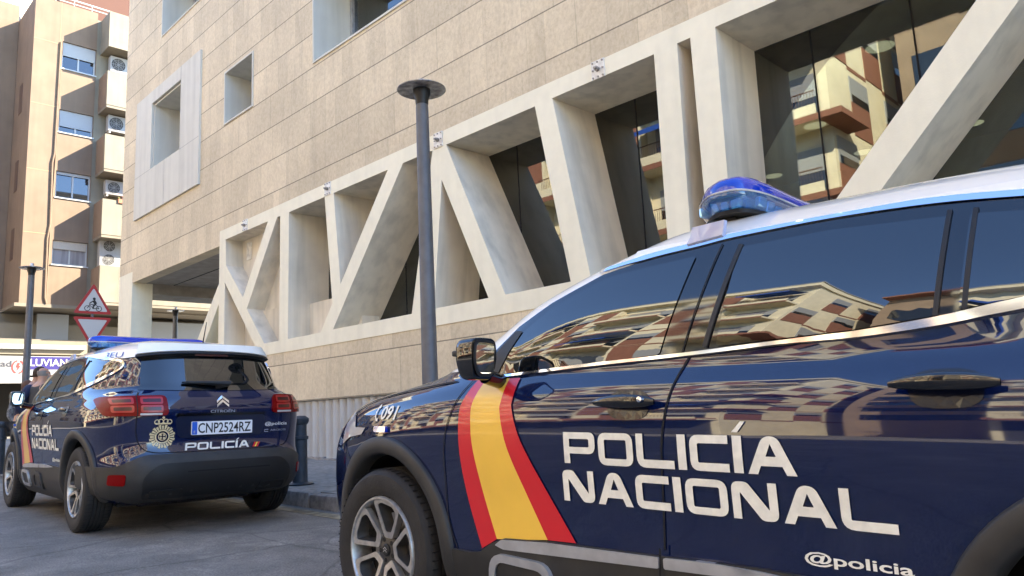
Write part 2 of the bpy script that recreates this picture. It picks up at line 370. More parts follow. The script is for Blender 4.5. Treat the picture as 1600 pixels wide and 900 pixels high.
def smooth_line(pts, k=5):
    out = []; n = len(pts)
    for i in range(n - 1):
        p0 = Vector(pts[max(i - 1, 0)]); p1 = Vector(pts[i]); p2 = Vector(pts[i + 1]); p3 = Vector(pts[min(i + 2, n - 1)])
        for j in range(k):
            t = j / k; out.append(tuple(0.5 * ((2 * p1) + (p2 - p0) * t + (2 * p0 - 5 * p1 + 4 * p2 - p3) * t * t + (3 * p1 - p0 - 3 * p2 + p3) * t ** 3)))
    out.append(tuple(pts[-1])); return out
def text_mesh(s, size=1.0, ext=1.0, bold=0.0, shear=0.0, space=1.0):
    """verts 2D and faces of a text, origin at its left baseline"""
    cu = bpy.data.curves.new('t', 'FONT'); cu.body = s; cu.size = size; cu.offset = bold; cu.shear = shear; cu.space_character = space; cu.resolution_u = 3
    o = bpy.data.objects.new('t', cu); me = o.to_mesh()
    V = [(v.co.x * ext, v.co.y) for v in me.vertices]; F = [tuple(p.vertices) for p in me.polygons]
    o.to_mesh_clear(); bpy.data.objects.remove(o); bpy.data.curves.remove(cu)
    return V, F
def text_fit(s, x0, x1, y0, h, bold=0.0, shear=0.0, space=1.0):
    V, F = text_mesh(s, 1.0, 1.0, bold, shear, space)
    a = min(v[0] for v in V); b = max(v[0] for v in V); c = min(v[1] for v in V); d = max(v[1] for v in V)
    return [(x0 + (v[0] - a) / (b - a) * (x1 - x0), y0 + (v[1] - c) / (d - c) * h) for v in V], F

# ------------------------------------------------------------ ground
def g(y):
    if y < 2.9: return 0.0275 * (max(y, -12) - 2.87)
    return 0.0008 + 0.0195 * (min(y, 45) - 2.9)
def road_z(x, y):
    return g(y) - 0.012 * (min(max(x, -2.0), 4.03) - 2.91)
KX = 4.03
def sheet(name, xs, ys, zf, m, kind='structure'):
    V = [(x, y, zf(x, y)) for y in ys for x in xs]; nx = len(xs)
    F = [(j * nx + i, j * nx + i + 1, (j + 1) * nx + i + 1, (j + 1) * nx + i) for j in range(len(ys) - 1) for i in range(nx - 1)]
    return tag(link_mesh(name, V, F, m, smooth=False), kind=kind)
ys = [-200, -60, -30, -12] + [-12 + k for k in range(1, 58)] + [60, 120, 300]
sheet('road', [-300, -60, -20, -8, -5, -2, 0, 2, 4.03, 6, 9, 20, 60, 300], ys, road_z, asphalt_mat())
SW = 0.14
def walk_z(x, y): return g(y) - 0.012 * (4.03 - 2.91) + SW
def prof_strip(name, x0, x1, y0, y1, top, bot, m):
    mb = MB(); n = int((y1 - y0) / 1.0)
    for k in range(n):
        a = y0 + (y1 - y0) * k / n; b = y0 + (y1 - y0) * (k + 1) / n
        V = [(x0, a, bot(x0, a)), (x1, a, bot(x1, a)), (x1, b, bot(x1, b)), (x0, b, bot(x0, b)), (x0, a, top(x0, a)), (x1, a, top(x1, a)), (x1, b, top(x1, b)), (x0, b, top(x0, b))]
        mb.add(V, [(4, 5, 6, 7), (0, 4, 7, 3), (1, 2, 6, 5)])
    return tag(mb.build(name, m, recalc=False), kind='structure')
prof_strip('pavement', KX + 0.15, 11.5, -30, 33, walk_z, lambda x, y: walk_z(x, y) - 0.3, SIDEWALK)
# kerb stones: bevelled blocks along the pavement edge
mb = MB(); y = -30.0
while y < 33:
    z = walk_z(KX, y + 0.5)
    mb.bbox((KX, y + 0.004, z - 0.35), (KX + 0.155, y + 0.996, z + 0.003), 0.022)
    y += 1.0
tag(mb.build('kerb', KERB, smooth=True), kind='structure')
prof_strip('yellow_kerb_line', KX - 0.26, KX - 0.10, -20, 30, lambda x, y: road_z(x, y) + 0.004, lambda x, y: road_z(x, y) + 0.003, YLINE)
prof_strip('far_pavement', -15.5, -11.5, -45, 60, lambda x, y: g(y) + 0.12, lambda x, y: g(y) - 0.2, SIDEWALK)
prof_strip('side_street_pavement', -14, 30, 31.0, 40, lambda x, y: g(y) + 0.13, lambda x, y: g(y) - 0.2, SIDEWALK)

# ------------------------------------------------------------ police station
FX = 6.6; GX = 7.43
ps = empty('police_station', (FX, 5, 0), 0, 'pale stone building with a white concrete truss of slanted openings across its front', 'building')
ps_inv = Matrix.Translation((-FX, -5, 0))
def PB(mb, name, m, parent=ps, smooth=False):
    mb.v = [ps_inv @ v for v in mb.v]
    return mb.build(name, m, parent, smooth)
def facade(p, d): return Vector((FX + d, p[0], p[1]))
TOPZ = 14.6
W1 = [(13.52, 7.13), (14.82, 7.13), (14.82, 8.31), (13.52, 8.31)]
W2 = [(1.5, 7.17), (11.22, 7.17), (11.22, 8.95), (1.5, 8.95)]
FR = [(16.02, 6.15), (20.0, 6.15), (20.0, 9.3), (16.02, 9.3)]
FH = [(17.1, 7.25), (18.92, 7.25), (18.92, 8.97), (17.1, 8.97)]
W3 = [(4.0, 10.6), (9.5, 10.6), (9.5, 12.6), (4.0, 12.6)]
W4 = [(12.5, 10.6), (18.5, 10.6), (18.5, 12.2), (12.5, 12.2)]
def rect_edge_holes(): return [W1, W2, FR, W3, W4]
mb = MB().prism([[(-34, 4.86), (14.95, 4.86), (14.95, 4.56), (20.07, 4.56), (20.07, 4.85), (21.03, 4.85), (21.03, TOPZ), (-34, TOPZ)]] + rect_edge_holes(), facade, 0.30)
PB(mb, 'stone_wall', STONE)
# lower stone wall with the louvre strip below
mb = MB().prism([[(-34, 1.25), (14.95, 1.25), (14.95, 2.13), (-34, 2.13)]], facade, 0.3); mb.box((FX + 0.30, -34, 0.9), (FX + 0.5, 14.95, 2.0))
PB(mb, 'lower_wall', STONE)
# volumes behind
mb = MB(); mb.box((7.62, -34, 4.72), (24, 21.02, TOPZ - 0.2)); mb.box((6.9, 20.85, 4.6), (7.62, 21.0, TOPZ - 0.1)); mb.box((6.9, -34, 4.72), (7.6, 1.4, TOPZ - .1))
mb.box((8.4, 14.75, -1), (24, 14.93, 4.7)); mb.box((7.2, -34.0, -1), (24, -33.8, 4.7)); mb.box((13, -34, -1), (13.2, 14.7, 4.7))
PB(mb, 'core_wall', STONE)
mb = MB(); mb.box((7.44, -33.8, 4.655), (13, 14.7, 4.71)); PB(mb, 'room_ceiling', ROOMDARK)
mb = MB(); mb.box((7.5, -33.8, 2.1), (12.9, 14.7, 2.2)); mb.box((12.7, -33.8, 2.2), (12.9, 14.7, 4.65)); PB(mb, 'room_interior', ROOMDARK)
for yy in [k * 1.5 - 2 for k in range(10)]:
    for xx in (8.4, 10.2, 12.0): PB(MB().lathe([(0.0, 4.648), (0.13, 4.648), (0.15, 4.652)], n=16, M=Matrix.Translation((xx, yy, 0))), 'ceiling_lamp', LAMPON)
# truss
A = [(14.67, 4.64), (12.87, 4.64), (13.87, 3.33), (14.63, 4.09)]
B = [(14.68, 3.75), (13.36, 2.35), (14.68, 2.35)]
C_ = [(12.52, 4.64), (12.40, 4.64), (12.43, 2.35), (12.99, 2.35), (13.70, 3.09)]
D_ = [(12.08, 4.64), (10.87, 4.64), (10.66, 2.79), (11.03, 2.35), (12.12, 2.35)]
E_ = [(10.59, 4.64), (9.06, 4.64), (10.41, 3.07)]
F_ = [(8.68, 4.64), (7.98, 4.64), (8.56, 2.36), (10.65, 2.36)]
G_ = [(7.80, 4.16), (6.95, 2.37), (8.05, 2.37)]
H_ = [(7.68, 4.64), (5.97, 4.64), (5.56, 2.37), (6.64, 2.37)]
I_ = [(5.68, 4.65), (4.20, 4.65), (4.22, 2.37), (5.26, 2.37)]
J_ = [(3.91, 4.66), (3.75, 4.66), (3.75, 2.37), (3.95, 2.37)]
K_ = [(3.46, 4.66), (0.56, 4.66), (2.72, 2.37), (3.49, 2.37)]
L_ = [(0.17, 4.66), (-1.2, 4.66), (-1.1, 2.37), (2.34, 2.37)]
HOL = [A, B, C_, D_, E_, F_, G_, H_, I_, J_, K_, L_]
y0 = -1.45
for k in range(6):
    HOL.append([(y0, 4.66), (y0 - 2.2, 4.66), (y0 - 3.3, 2.37), (y0 - 0.1, 2.37)] if k % 2 == 0 else [(y0 - 0.1, 4.66), (y0 - 3.0, 4.66), (y0 - 2.4, 2.37), (y0 - 1.1, 2.37)])
    y0 -= 3.7 if k % 2 == 0 else 3.4
def truss3(p, d): return Vector((FX - 0.012 + d, p[0], p[1]))
P, T = fill([[(-34, 2.13), (14.95, 2.13), (14.95, 4.86), (-34, 4.86)]] + HOL)
mb = MB().add([truss3(p, 0) for p in P], T); O_ = [(-34, 2.13), (14.95, 2.13), (14.95, 4.86), (-34, 4.86)]
mb.add([truss3(p, 0) for p in O_] + [truss3(p, .82) for p in O_], [(i, (i + 1) % 4, (i + 1) % 4 + 4, i + 4) for i in range(4)])
tr = PB(mb, 'truss_frame', CONC)
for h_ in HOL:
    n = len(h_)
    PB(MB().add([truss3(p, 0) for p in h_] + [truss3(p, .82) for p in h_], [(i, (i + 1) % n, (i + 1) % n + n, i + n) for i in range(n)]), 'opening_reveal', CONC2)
mb = MB(); mb.box((GX - 0.02, -33.7, 2.2), (GX, 14.74, 4.65)); PB(mb, 'glazing', TGLASS)
for yy in (12.25, 9.75, 7.1, 5.05, 2.85, 1.9, 0.4, -0.6): PB(MB().box((GX - 0.024, yy - 0.008, 2.2), (GX - 0.021, yy + 0.008, 4.65)), 'glazing_joint', BLACK)
mb = MB(); mb.box((FX + 0.35, 13.0, 3.05), (FX + 0.75, 14.8, 4.66)); mb.box((FX + 0.3, 12.3, 2.3), (FX + 0.75, 13.8, 3.05))
mb.box((FX + 0.42, 10.45, 2.3), (FX + 0.76, 14.7, 3.0))
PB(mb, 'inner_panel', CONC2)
# oblique brace outside the end of the truss
mb = MB().prism([[(14.95, 3.86), (14.95, 3.44), (16.2, 2.0), (18.0, 0.1), (18.5, 0.1), (16.55, 2.2)]], lambda p, d: Vector((FX + 0.02 + d, p[0], p[1])), 0.78)
PB(mb, 'oblique_brace', CONC)
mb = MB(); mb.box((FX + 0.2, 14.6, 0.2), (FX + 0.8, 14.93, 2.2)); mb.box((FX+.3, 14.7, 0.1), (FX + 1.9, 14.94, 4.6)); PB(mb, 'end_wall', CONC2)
# corner column, soffit and beam
mb = MB(); mb.box((FX - 0.0, 20.07, 0), (FX + 0.5, 21.03, 4.848)); PB(mb, 'column', CONC)
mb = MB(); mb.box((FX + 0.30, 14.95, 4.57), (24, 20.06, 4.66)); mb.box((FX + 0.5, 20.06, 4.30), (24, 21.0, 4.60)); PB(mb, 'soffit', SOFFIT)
mb = MB()
for xx in (7.6, 8.9, 10.2): mb.box((xx, 15.0, 4.561), (xx + 0.02, 20.0, 4.569))
PB(mb, 'soffit_joint', BLACK)
# white frame panel with its window, upper windows
mb = MB().prism([FR, FH], lambda p, d: Vector((FX - 0.05 + d, p[0], p[1])), 0.9)
PB(mb, 'frame_panel', METALPANEL)
mb = MB(); mb.box((FX - 0.052, 18.0, 6.15), (FX - 0.051, 18.008, 7.25)); mb.box((FX - 0.052, 17.1, 8.97), (FX - 0.0505, 17.106, 9.3)); mb.box((FX - 0.052, 16.02, 7.245), (FX - 0.0505, 17.1, 7.251)); mb.box((FX - 0.052, 18.92, 7.245), (FX - 0.0505, 20, 7.251)); PB(mb, 'panel_joint', mat('joint_grey', (0.2, 0.2, 0.2), 0.8))
def deep_window(W, nm='window', split=0):
    (a, z0), (b, _), (_, z1), _ = W[0], W[1], W[2], W[3]
    f = PB(MB().prism([[(a, z0), (b, z0), (b, z1), (a, z1)], [(a + .035, z0 + .035), (b - .035, z0 + .035), (b - .035, z1 - .035), (a + .035, z1 - .035)]], lambda p, d: Vector((FX - 0.022 + d, p[0], p[1])), 0.96), nm, METALPANEL)
    m2 = MB(); m2.box((FX + 0.80, a + .03, z0 + .03), (FX + 0.82, b - .03, z1 - .03)); gl = PB(m2, 'pane', TGLASS); gl.parent = f
    m2 = MB()
    rr = [(a + .05, a + .11), (b - .11, b - .05)] + [(a + (b - a) * k / split - .03, a + (b - a) * k / split + .03) for k in range(1, split)]
    for q in rr: m2.box((FX + 0.74, q[0], z0 + .04), (FX + 0.80, q[1], z1 - .04))
    m2.box((FX + 0.742, a + .06, z0 + .036), (FX + 0.798, b - .06, z0 + .10)); m2.box((FX + 0.742, a + .06, z1 - .10), (FX + 0.798, b - .06, z1 - .036))
    fr = PB(m2, 'frame', SATIN); fr.parent = f
    m2 = MB(); m2.box((FX + 0.9, a + .03, z0 + .03), (FX + 0.94, b - .03, z1 - .03)); rm = PB(m2, 'blind', mat('blind_greygreen', (0.22, 0.24, 0.19), 0.8)); rm.parent = f
    return f
deep_window(W1); deep_window(W2, split=4); deep_window(W3, split=3); deep_window(W4, split=3)
deep_window([(17.12, 7.27), (18.90, 7.27), (18.90, 8.95), (17.12, 8.95)]).location.x += 0.03
# bolt plates on the truss
for (yy, big) in ((13.79, 0), (10.76, 0), (7.84, 0), (4.955, 0), (1.6, 0), (-2.0, 0)):
    mb = MB(); mb.bbox((FX - 0.026, yy - 0.095, 4.64), (FX - 0.010, yy + 0.095, 4.865), 0.004)
    p = PB(mb, 'bolt_plate', PLATEM)
    BD = mat('bolt_dark', (0.30, 0.28, 0.25), 0.5, 0.6)
    for (a, b) in ((-.07, .09), (.07, .09), (-.07, -.09), (.07, -.09), (0, .09), (0, -.09), (-.07, 0), (.07, 0)):
        bo = PB(MB().lathe([(0, -.012), (.010, -.012), (.012, 0)], 'X', 8, Matrix.Translation((FX - 0.026, yy + a, 4.752 + b))), 'bolt', BD); bo.parent = p
    mb = MB(); mb.lathe([(0, -.07), (.014, -.07), (.014, -.04), (.03, -.04), (.03, 0)], 'X', 10, Matrix.Translation((FX - 0.026, yy, 4.752)))
    bo = PB(mb, 'tie_rod_end', BD); bo.parent = p
# bolt plate inside the end opening
mb = MB(); mb.bbox((FX + 0.33, 14.25, 4.2), (FX + 0.36, 14.45, 4.56), 0.004); PB(mb, 'inner_bolt_plate', PLATEM)
# louvres at the base
mb = MB(); y = -18.0
while y < 14.8:
    zb = walk_z(7, y) + 0.02
    mb.add([(FX + .15, y, zb), (FX + .02, y + .165, zb), (FX + .04, y + .175, zb), (FX + .17, y, zb), (FX + .15, y, 1.245), (FX + .02, y + .165, 1.245), (FX + .04, y + .175, 1.245), (FX + .17, y, 1.245)], [(0, 1, 5, 4), (1, 2, 6, 5), (2, 3, 7, 6), (3, 0, 4, 7), (4, 5, 6, 7)])
    y += 0.21
PB(mb, 'louvre', LOUV)
mb = MB(); mb.box((FX + .2, -34, -1), (FX + .3, 14.9, 1.3)); mb.box((FX, -34, -1), (FX + .2, -18.05, 1.248)); PB(mb, 'louvre_back', mat('louvre_back', (0.05, 0.048, 0.045), 0.8))
mb = MB()
for k in range(34): mb.box((FX - .02, -19 + k, -1), (FX + .18, -18.001 + k, walk_z(7, -18.5 + k) + 0.03))
PB(mb, 'plinth', KERB)

# ------------------------------------------------------------ apartment building at the end of the street
YB = 34.0
ap = empty('apartment_building', (7.05, YB, 0.6), 0, 'orange and cream rendered apartment block with boxed balconies at the end of the street', 'building')
ap_inv = Matrix.Translation((-7.05, -YB, -0.6))
def AB(mb, name, m, parent=ap, smooth=False, root=True):
    mb.v = [ap_inv @ v for v in mb.v]
    return mb.build(name, m, parent, smooth)
def front(p, d): return Vector((p[0], YB + d, p[1]))
WIN = []
for k in range(4):
    z0 = 7.58 + 2.8 * k
    WIN.append([(8.10, z0), (9.40, z0), (9.40, z0 + (1.0, 1.12, 0.98, 1.2)[k]), (8.10, z0 + (1.0, 1.12, 0.98, 1.2)[k])])
BW = 9.56
mb = MB().prism([[(7.05, 5.94), (BW - .15, 5.94), (BW - .15, 18.9), (7.05, 18.9)]] + WIN, front, 0.35); AB(mb, 'front_wall', ORANGE)
mb = MB(); mb.box((BW - .15, YB + .02, 5.94), (30, YB + .35, 18.6)); AB(mb, 'balcony_back_wall', CREAM)
mb = MB(); mb.box((7.05, YB + .36, 5.94), (30, 48, 18.6)); mb.box((7.052, YB + .351, 18.6), (7.3, 47, 18.9)); AB(mb, 'side_wall', ORANGE)
mb = MB(); mb.box((2.5, 36.8, 5.94), (7.04, 48, 19.6)); AB(mb, 'wing_wall', ORANGE)
mb = MB(); mb.box((2.3, 36.4, 5.3), (30, 48, 5.93)); mb.box((2.5, 35.4, 0.2), (6.2, 46, 5.3)); mb.box((6.2, 35.4, 3.9), (30, 46, 5.3)); mb.box((9.4, 35.4, 0.2), (11.9, 46, 3.9)); mb.box((15.2, 35.4, .2), (30, 46, 3.9))
mb.box((6.0, 34.2, 3.95), (9.6, 35.41, 4.55)); AB(mb, 'ground_floor_wall', BEIGE)
mb = MB(); mb.box((6.2, 38, 0.2), (15.2, 38.2, 3.9)); AB(mb, 'shopfront_recess', mat('shop_dark', (0.05, 0.045, 0.04), 0.7))
mb = MB(); mb.box((6.9, YB - .02, 5.80), (30, 36.3, 5.935)); AB(mb, 'slab_edge', BEIGE)
mb = MB(); mb.box((8.0, 35.30, 4.5), (9.15, 35.41, 5.72)); AB(mb, 'ground_shutter', SHUT); AB(MB().box((12.3, 35.3, 1.0), (15.0, 35.405, 5.6)), 'garage_shutter', SHUT)
for bb in (((7.95, 35.28, 4.44), (9.2, 35.39, 4.52)), ((5.9, 34.05, 4.15), (9.5, 34.3, 4.32)), ((5.9, 33.9, 3.75), (9.5, 34.3, 3.85))): AB(MB().box(*bb), 'ledge', WFRAME)
# joint lines in the render
mb = MB()
for zz in (5.98 + 2.8, 8.6 + 2.8, 14.2, 17.0): mb.box((7.06, YB - .004, zz), (8.0, YB - .001, zz + .03))
mb.box((8.0, YB - .004, 16.9), (8.02, YB - .001, 18.9)); AB(mb, 'render_joint', mat('joint_tan', (0.36, 0.22, 0.12), 0.9))
for k, Wn in enumerate(WIN):
    (a, z0), (b, _), (_, z1), _ = Wn
    fr = AB(MB().prism([[(a, z0), (b, z0), (b, z1), (a, z1)], [(a + .06, z0 + .06), ((a + b) / 2 - .03, z0 + .06), ((a + b) / 2 - .03, z1 - .06), (a + .06, z1 - .06)], [((a + b) / 2 + .03, z0 + .06), (b - .06, z0 + .06), (b - .06, z1 - .06), ((a + b) / 2 + .03, z1 - .06)]], lambda p, d: Vector((p[0], YB + .10 + d, p[1])), 0.06), 'window', WFRAME)
    m2 = MB(); m2.box((a + .05, YB + .135, z0 + .05), (b - .05, YB + .145, z1 - .05)); AB(m2, 'pane', CURT if k == 0 else PANE, fr)
    m2 = MB(); m2.box((a - .03, YB - .05, z0 - .05), (b + .03, YB + .1, z0 - .002)); AB(m2, 'sill', WFRAME, fr)
    sh = (0.35, 0.12, 0.72, 0.5)[k]
    if sh: m2 = MB(); m2.box((a + .04, YB + .07, z1 - (z1 - z0) * sh), (b - .04, YB + .098, z1 - .01)); AB(m2, 'shutter', TAN if k == 0 else SHUT, fr)
# boxed balconies
for k in range(-1, 3):
    z0 = 8.79 + 2.8 * k
    mb = MB(); mb.box((BW, YB - 1.0, z0), (BW + .12, YB + .02, z0 + 1.5)); bs = AB(mb, 'balcony', ORANGE)
    mb = MB(); mb.box((BW + .001, YB - 1.12, z0 - .001), (14.6, YB - 1.0, z0 + 1.5)); AB(mb, 'balcony_front', CREAM, bs)
    mb = MB(); mb.box((BW + .01, YB - 1.1, z0 - .12), (14.6, YB + .02, z0 - .002)); AB(mb, 'balcony_slab', BEIGE, bs)
    mb = MB(); mb.box((14.601, YB - 1.12, z0 - .1), (16.0, YB + .02, z0 + 1.5)); AB(mb, 'balcony_side_panel', ORANGE, bs)
mb = MB(); mb.box((BW, YB - 1.12, 17.0), (14.6, YB + .02, 18.6)); AB(mb, 'top_balcony', CREAM)
mb = MB(); mb.tube([(8.03, YB - .04, 17.1), (8.0, YB - .04, 12.2), (7.94, YB - .05, 11.8), (7.97, YB - .04, 9.2), (7.9, YB - .04, 8.6), (7.92, YB - .04, 6.2), (7.98, YB - .04, 5.95)], 0.035, 8)
mb.tube([(8.08, YB - .03, 17.0), (8.05, YB - .03, 12.0), (7.99, YB - .03, 9.0), (7.97, YB - .03, 6.2)], 0.02, 6); AB(mb, 'service_pipe', ORANGE, smooth=True)
mb = MB()
for k in range(14): mb.box((7.1 + k * .7, YB + .15, 18.9), (7.12 + k * .7, YB + .17, 19.25))
mb.box((7.05, YB + .14, 19.22), (16.5, YB + .18, 19.27)); mb.box((7.05, YB + .145, 19.06), (16.5, YB + .175, 19.09)); AB(mb, 'roof_railing', WFRAME)
mb = MB(); mb.box((8.5, YB + 2.5, 18.6), (24, 46, 22.5)); AB(mb, 'penthouse', mat('penthouse_brown', (0.10, 0.045, 0.03), 0.9))
# wing windows and a window in the side wall
for (x, z, hh) in ((3.6, 7.0, 1.3), (3.6, 12.4, 1.4)):
    mb = MB(); mb.box((x, 36.74, z), (x + .9, 36.82, z + hh)); wf = AB(mb, 'wing_window', WFRAME)
    m2 = MB(); m2.box((x + .06, 36.735, z + .06), (x + .84, 36.739, z + hh - .06)); AB(m2, 'pane', PANE, wf)
for z in (7.9, 10.8, 14.2):
    mb = MB(); mb.box((7.035, 35.4, z), (7.048, 35.9, z + 1.3)); AB(mb, 'side_window', mat('brown_recess', (0.10, 0.06, 0.04), 0.8))

mb = MB(); mb.box((2.5, 36.9, 20.5), (7.0, 36.94, 20.55)); mb.box((2.5, 36.9, 20.0), (7.0, 36.94, 20.04))
for k in range(4): mb.box((6.9 - k * 1.1, 36.9, 19.6), (6.94 - k * 1.1, 36.94, 20.5))
AB(mb, 'wing_railing', WFRAME)
bk = empty('apartment_building', (-5, 54, 0), 0, 'pale block rising behind the brown wing at the top left corner', 'building')
MB().box((6, 0, 0), (16, 14, 31)).build('wall', OPPCREAM, bk)
for q in range(5): MB().box((6.6 + q * 1.9, -.05, 26), (7.8 + q * 1.9, .01, 27.6)).build('window', PANE, bk)
ce = empty('apartment_building', (-6, 54, 0), 0, 'unseen tan block added at the street end, covering bright sky mirrored in the far car', 'building')  # added out of view so low bright sky is not mirrored in the far car
MB().box((-30, 0, 0), (7.5, 12, 13.5)).build('wall', mat('render_tan', (0.36, 0.29, 0.20), 0.9, noise=.08, nscale=1.5), ce)
MB().box((-30.2, -.3, 13.5), (7.8, 12, 13.9)).build('cornice', BRICKRED, ce)
for f_ in range(4):
    for q in range(12):
        wv_ = MB().box((-29 + q * 3, -.04, 2.6 + f_ * 2.9), (-27.6 + q * 3, .01, 4.2 + f_ * 2.9)).build('window', PANE, ce)
        MB().box((-29.1 + q * 3, -.10, 2.48 + f_ * 2.9), (-27.5 + q * 3, .01, 2.59 + f_ * 2.9)).build('sill', WFRAME, wv_)
# AC units standing on the balconies
def ac_unit(x, z, w_, h_, fans, label):
    t = empty('air_conditioner', (x, YB - .45, z), 0, label, 'air conditioner', 'air conditioner units on the balconies')
    MB().bbox((0, 0, 0), (w_, .32, h_), .02).build('casing', ACW, t, True)
    for k in range(fans):
        zc = h_ * (2 * k + 1) / (2 * fans); r = min(h_ / fans, w_) * .40
        M = Matrix.Translation((w_ * .38, -.003, zc))
        f = MB().lathe([(0, 0), (r, 0), (r, .003)], 'Y', 24, M).build('fan_grille', FANB, t)
        m2 = MB()
        for q in range(1, 5): m2.lathe([(r * q / 4 - .008, -.014), (r * q / 4, -.014), (r * q / 4, -.004), (r * q / 4 - .008, -.004)], 'Y', 24, M, True)
        for q in range(8): m2.tube([M @ Vector((0, -.01, 0)), M @ Vector((r * cos(q * pi / 4), -.01, r * sin(q * pi / 4)))], .006, 5)
        m2.build('grille_ring', ACW, f)
    MB().box((.05, .02, -.08), (.12, .3, -.001)).box((w_ - .15, .02, -.08), (w_ - .08, .3, -.001)).build('foot', ACW, t)
ac_unit(9.72, 7.60, .95, 1.15, 2, 'tall air conditioner with two fans on the lowest balcony')
ac_unit(9.85, 10.70, .85, .62, 1, 'small air conditioner with one fan above the balcony with red flowers')
ac_unit(9.85, 13.50, .85, .72, 1, 'air conditioner with one fan hanging beside the half open grey shutter')
ac_unit(9.85, 16.20, .85, .72, 1, 'topmost air conditioner, beside the uppermost shuttered window')
# flowers on a balcony rim
t = empty('flower_box', (10.15, YB - 1.1, 10.30), 0, 'row of reddish brown potted flowers on a cream balcony rim', 'flowers')
m1 = MB(); m2 = MB()
for k in range(46):
    x = random.uniform(0, 1.5); c = Vector((x, random.uniform(-.1, .12), random.uniform(.05, .26))); s = .035
    (m1 if k % 3 else m2).add([c + Vector((random.uniform(-s, s), random.uniform(-s, s), random.uniform(-s, s))) * 1.7 for _ in range(4)], [(0, 1, 2), (0, 2, 3), (1, 2, 3)])
m1.build('flower', mat('flower_red', (0.42, 0.10, 0.05), 0.8), t); m2.build('leaf', mat('leaf_olive', (0.12, 0.13, 0.04), 0.8), t)
MB().box((0, -.08, -.12), (1.5, .1, .06)).build('planter', mat('terracotta', (0.35, 0.15, 0.08), 0.8), t)

# shop signs
def flat_text(name, s, M, m, parent, h, width=None, bold=0.0, shear=0.0, thick=0.0):
    V, F = text_fit(s, 0, width, 0, h, bold, shear) if width else text_mesh(s, h, 1, bold, shear)
    return link_mesh(name, [M @ Vector((v[0], 0, v[1])) for v in V], F, m, parent)
sg = empty('shop_sign', (7.50, 33.78, 3.12), 0, 'purple shop sign with white letters LUVIAN, S under the ledge', 'sign')
MB().box((0, 0, 0.21), (2.3, .1, .70)).build('sign_panel', PURPLE, sg)
MB().box((0, -.002, -.02), (2.3, .1, .205)).build('lower_strip', mat('sign_pale', (0.22, 0.22, 0.22), 0.6), sg)
flat_text('lettering', 'LUVIAN, S.L.', Matrix.Translation((.0, -.012, .29)), SIGNW, sg, .33, 1.98, .012)
flat_text('small_lettering', 'LIMPIEZAS Y SERVICIOS', Matrix.Translation((.05, -.012, .04)), mat('sign_greyblue', (0.45, 0.48, 0.62), 0.5), sg, .12, 2.1)
sg2 = empty('shop_sign', (5.3, 33.76, 3.02), 0, 'white shop sign ending in ad with a red flame roundel', 'sign')
MB().box((0, 0, 0), (2.18, .1, .74)).build('sign_panel', mat('sign_pale', (0.22, 0.22, 0.22), 0.6), sg2)
flat_text('lettering', 'Seguridad', Matrix.Translation((.02, -.012, .34)), mat('sign_ink', (0.05, 0.05, 0.06), 0.5), sg2, .30, 1.56, .012)
flat_text('small_lettering', 'instalaciones y alarmas', Matrix.Translation((.5, -.012, .13)), mat('sign_greyblue', (0.45, 0.48, 0.62), 0.5), sg2, .07, .9)
M = Matrix.Translation((1.80, -.012, .40))
mb = MB()
for (a0, a1) in ((100, 250), (-80, 70)):
    pl = [(.19 * cos(radians(a0 + (a1 - a0) * k / 12)), .24 * sin(radians(a0 + (a1 - a0) * k / 12))) for k in range(13)]
    P, T = fill([ribbon(pl, .045)]); mb.add([M @ Vector((p[0], 0, p[1])) for p in P], T)
P, T = fill([[(-.02, .16), (.06, .14), (.02, .04), (.08, .03), (-.04, -.15), (-.01, -.01), (-.07, -.01)]]); mb.add([M @ Vector((p[0], 0, p[1])) for p in P], T)
mb.build('roundel', mat('logo_red', (0.65, 0.04, 0.03), 0.5), sg2)
aw = empty('awning', (6.0, 33.0, 2.5), 0, 'grey canopy over the dark shopfront below the signs', 'awning')
MB().add([(0, .75, .52), (3.2, .75, .52), (3.2, 0, .30), (0, 0, .30), (0, .75, .48), (3.2, .75, .48), (3.2, 0, .26), (0, 0, .26)], [(0, 1, 2, 3), (4, 7, 6, 5), (3, 2, 6, 7), (0, 3, 7, 4), (1, 5, 6, 2)]).build('canopy', mat('awning_grey', (0.30, 0.29, 0.27), 0.8), aw)

# ------------------------------------------------------------ street furniture
def lamp(x, y, zb, H, label, s=1.0):
    t = empty('street_lamp', (x, y, zb), 0, label, 'street lamp', 'street lamps with flat disc tops')
    MB().lathe([(0, 0), (.13, 0), (.13, .02), (.085, .03), (.082, .9), (.075, .93), (.062, H - .28), (.058, H - .24), (.0, H - .24)], n=20).build('post', STEELG, t, True)
    MB().bbox((-.04, -.088, .45), (.04, -.074, .80), .006).build('service_door', STEELG, t, True)
    MB().lathe([(.0, H - .25), (.062, H - .25), (.066, H - .20), (.085, H - .15), (.085, H - .08), (0, H - .08)], n=20).build('collar', DPLASTIC, t, True)
    MB().lathe([(0, H - .085), (.22, H - .105), (.240, H - .097), (.240, H - .090), (.22, H - .08), (.06, H - .055), (0, H - .05)], n=40).build('disc_reflector', LENSG, t, True)
    MB().lathe([(0, H - .055), (.04, H - .055), (.04, H), (.034, H + .01), (0, H + .01)], n=16).build('finial', SATIN, t, True)
    return t
LX, LY = 4.45, 5.53
lamp(LX, LY, walk_z(LX, LY), 4.20 - walk_z(LX, LY) + .0, 'tall grey street lamp in front of the truss, between the two police cars')
lamp(4.02, 18.4, g(18.4) + .1, 4.50 - g(18.4) - .1, 'grey street lamp beside the cycle warning sign, in front of the shop signs')
lamp(8.43, 22.0, g(22) + .1, 4.29 - g(22) - .1, 'small far street lamp seen through the gap under the stone overhang')

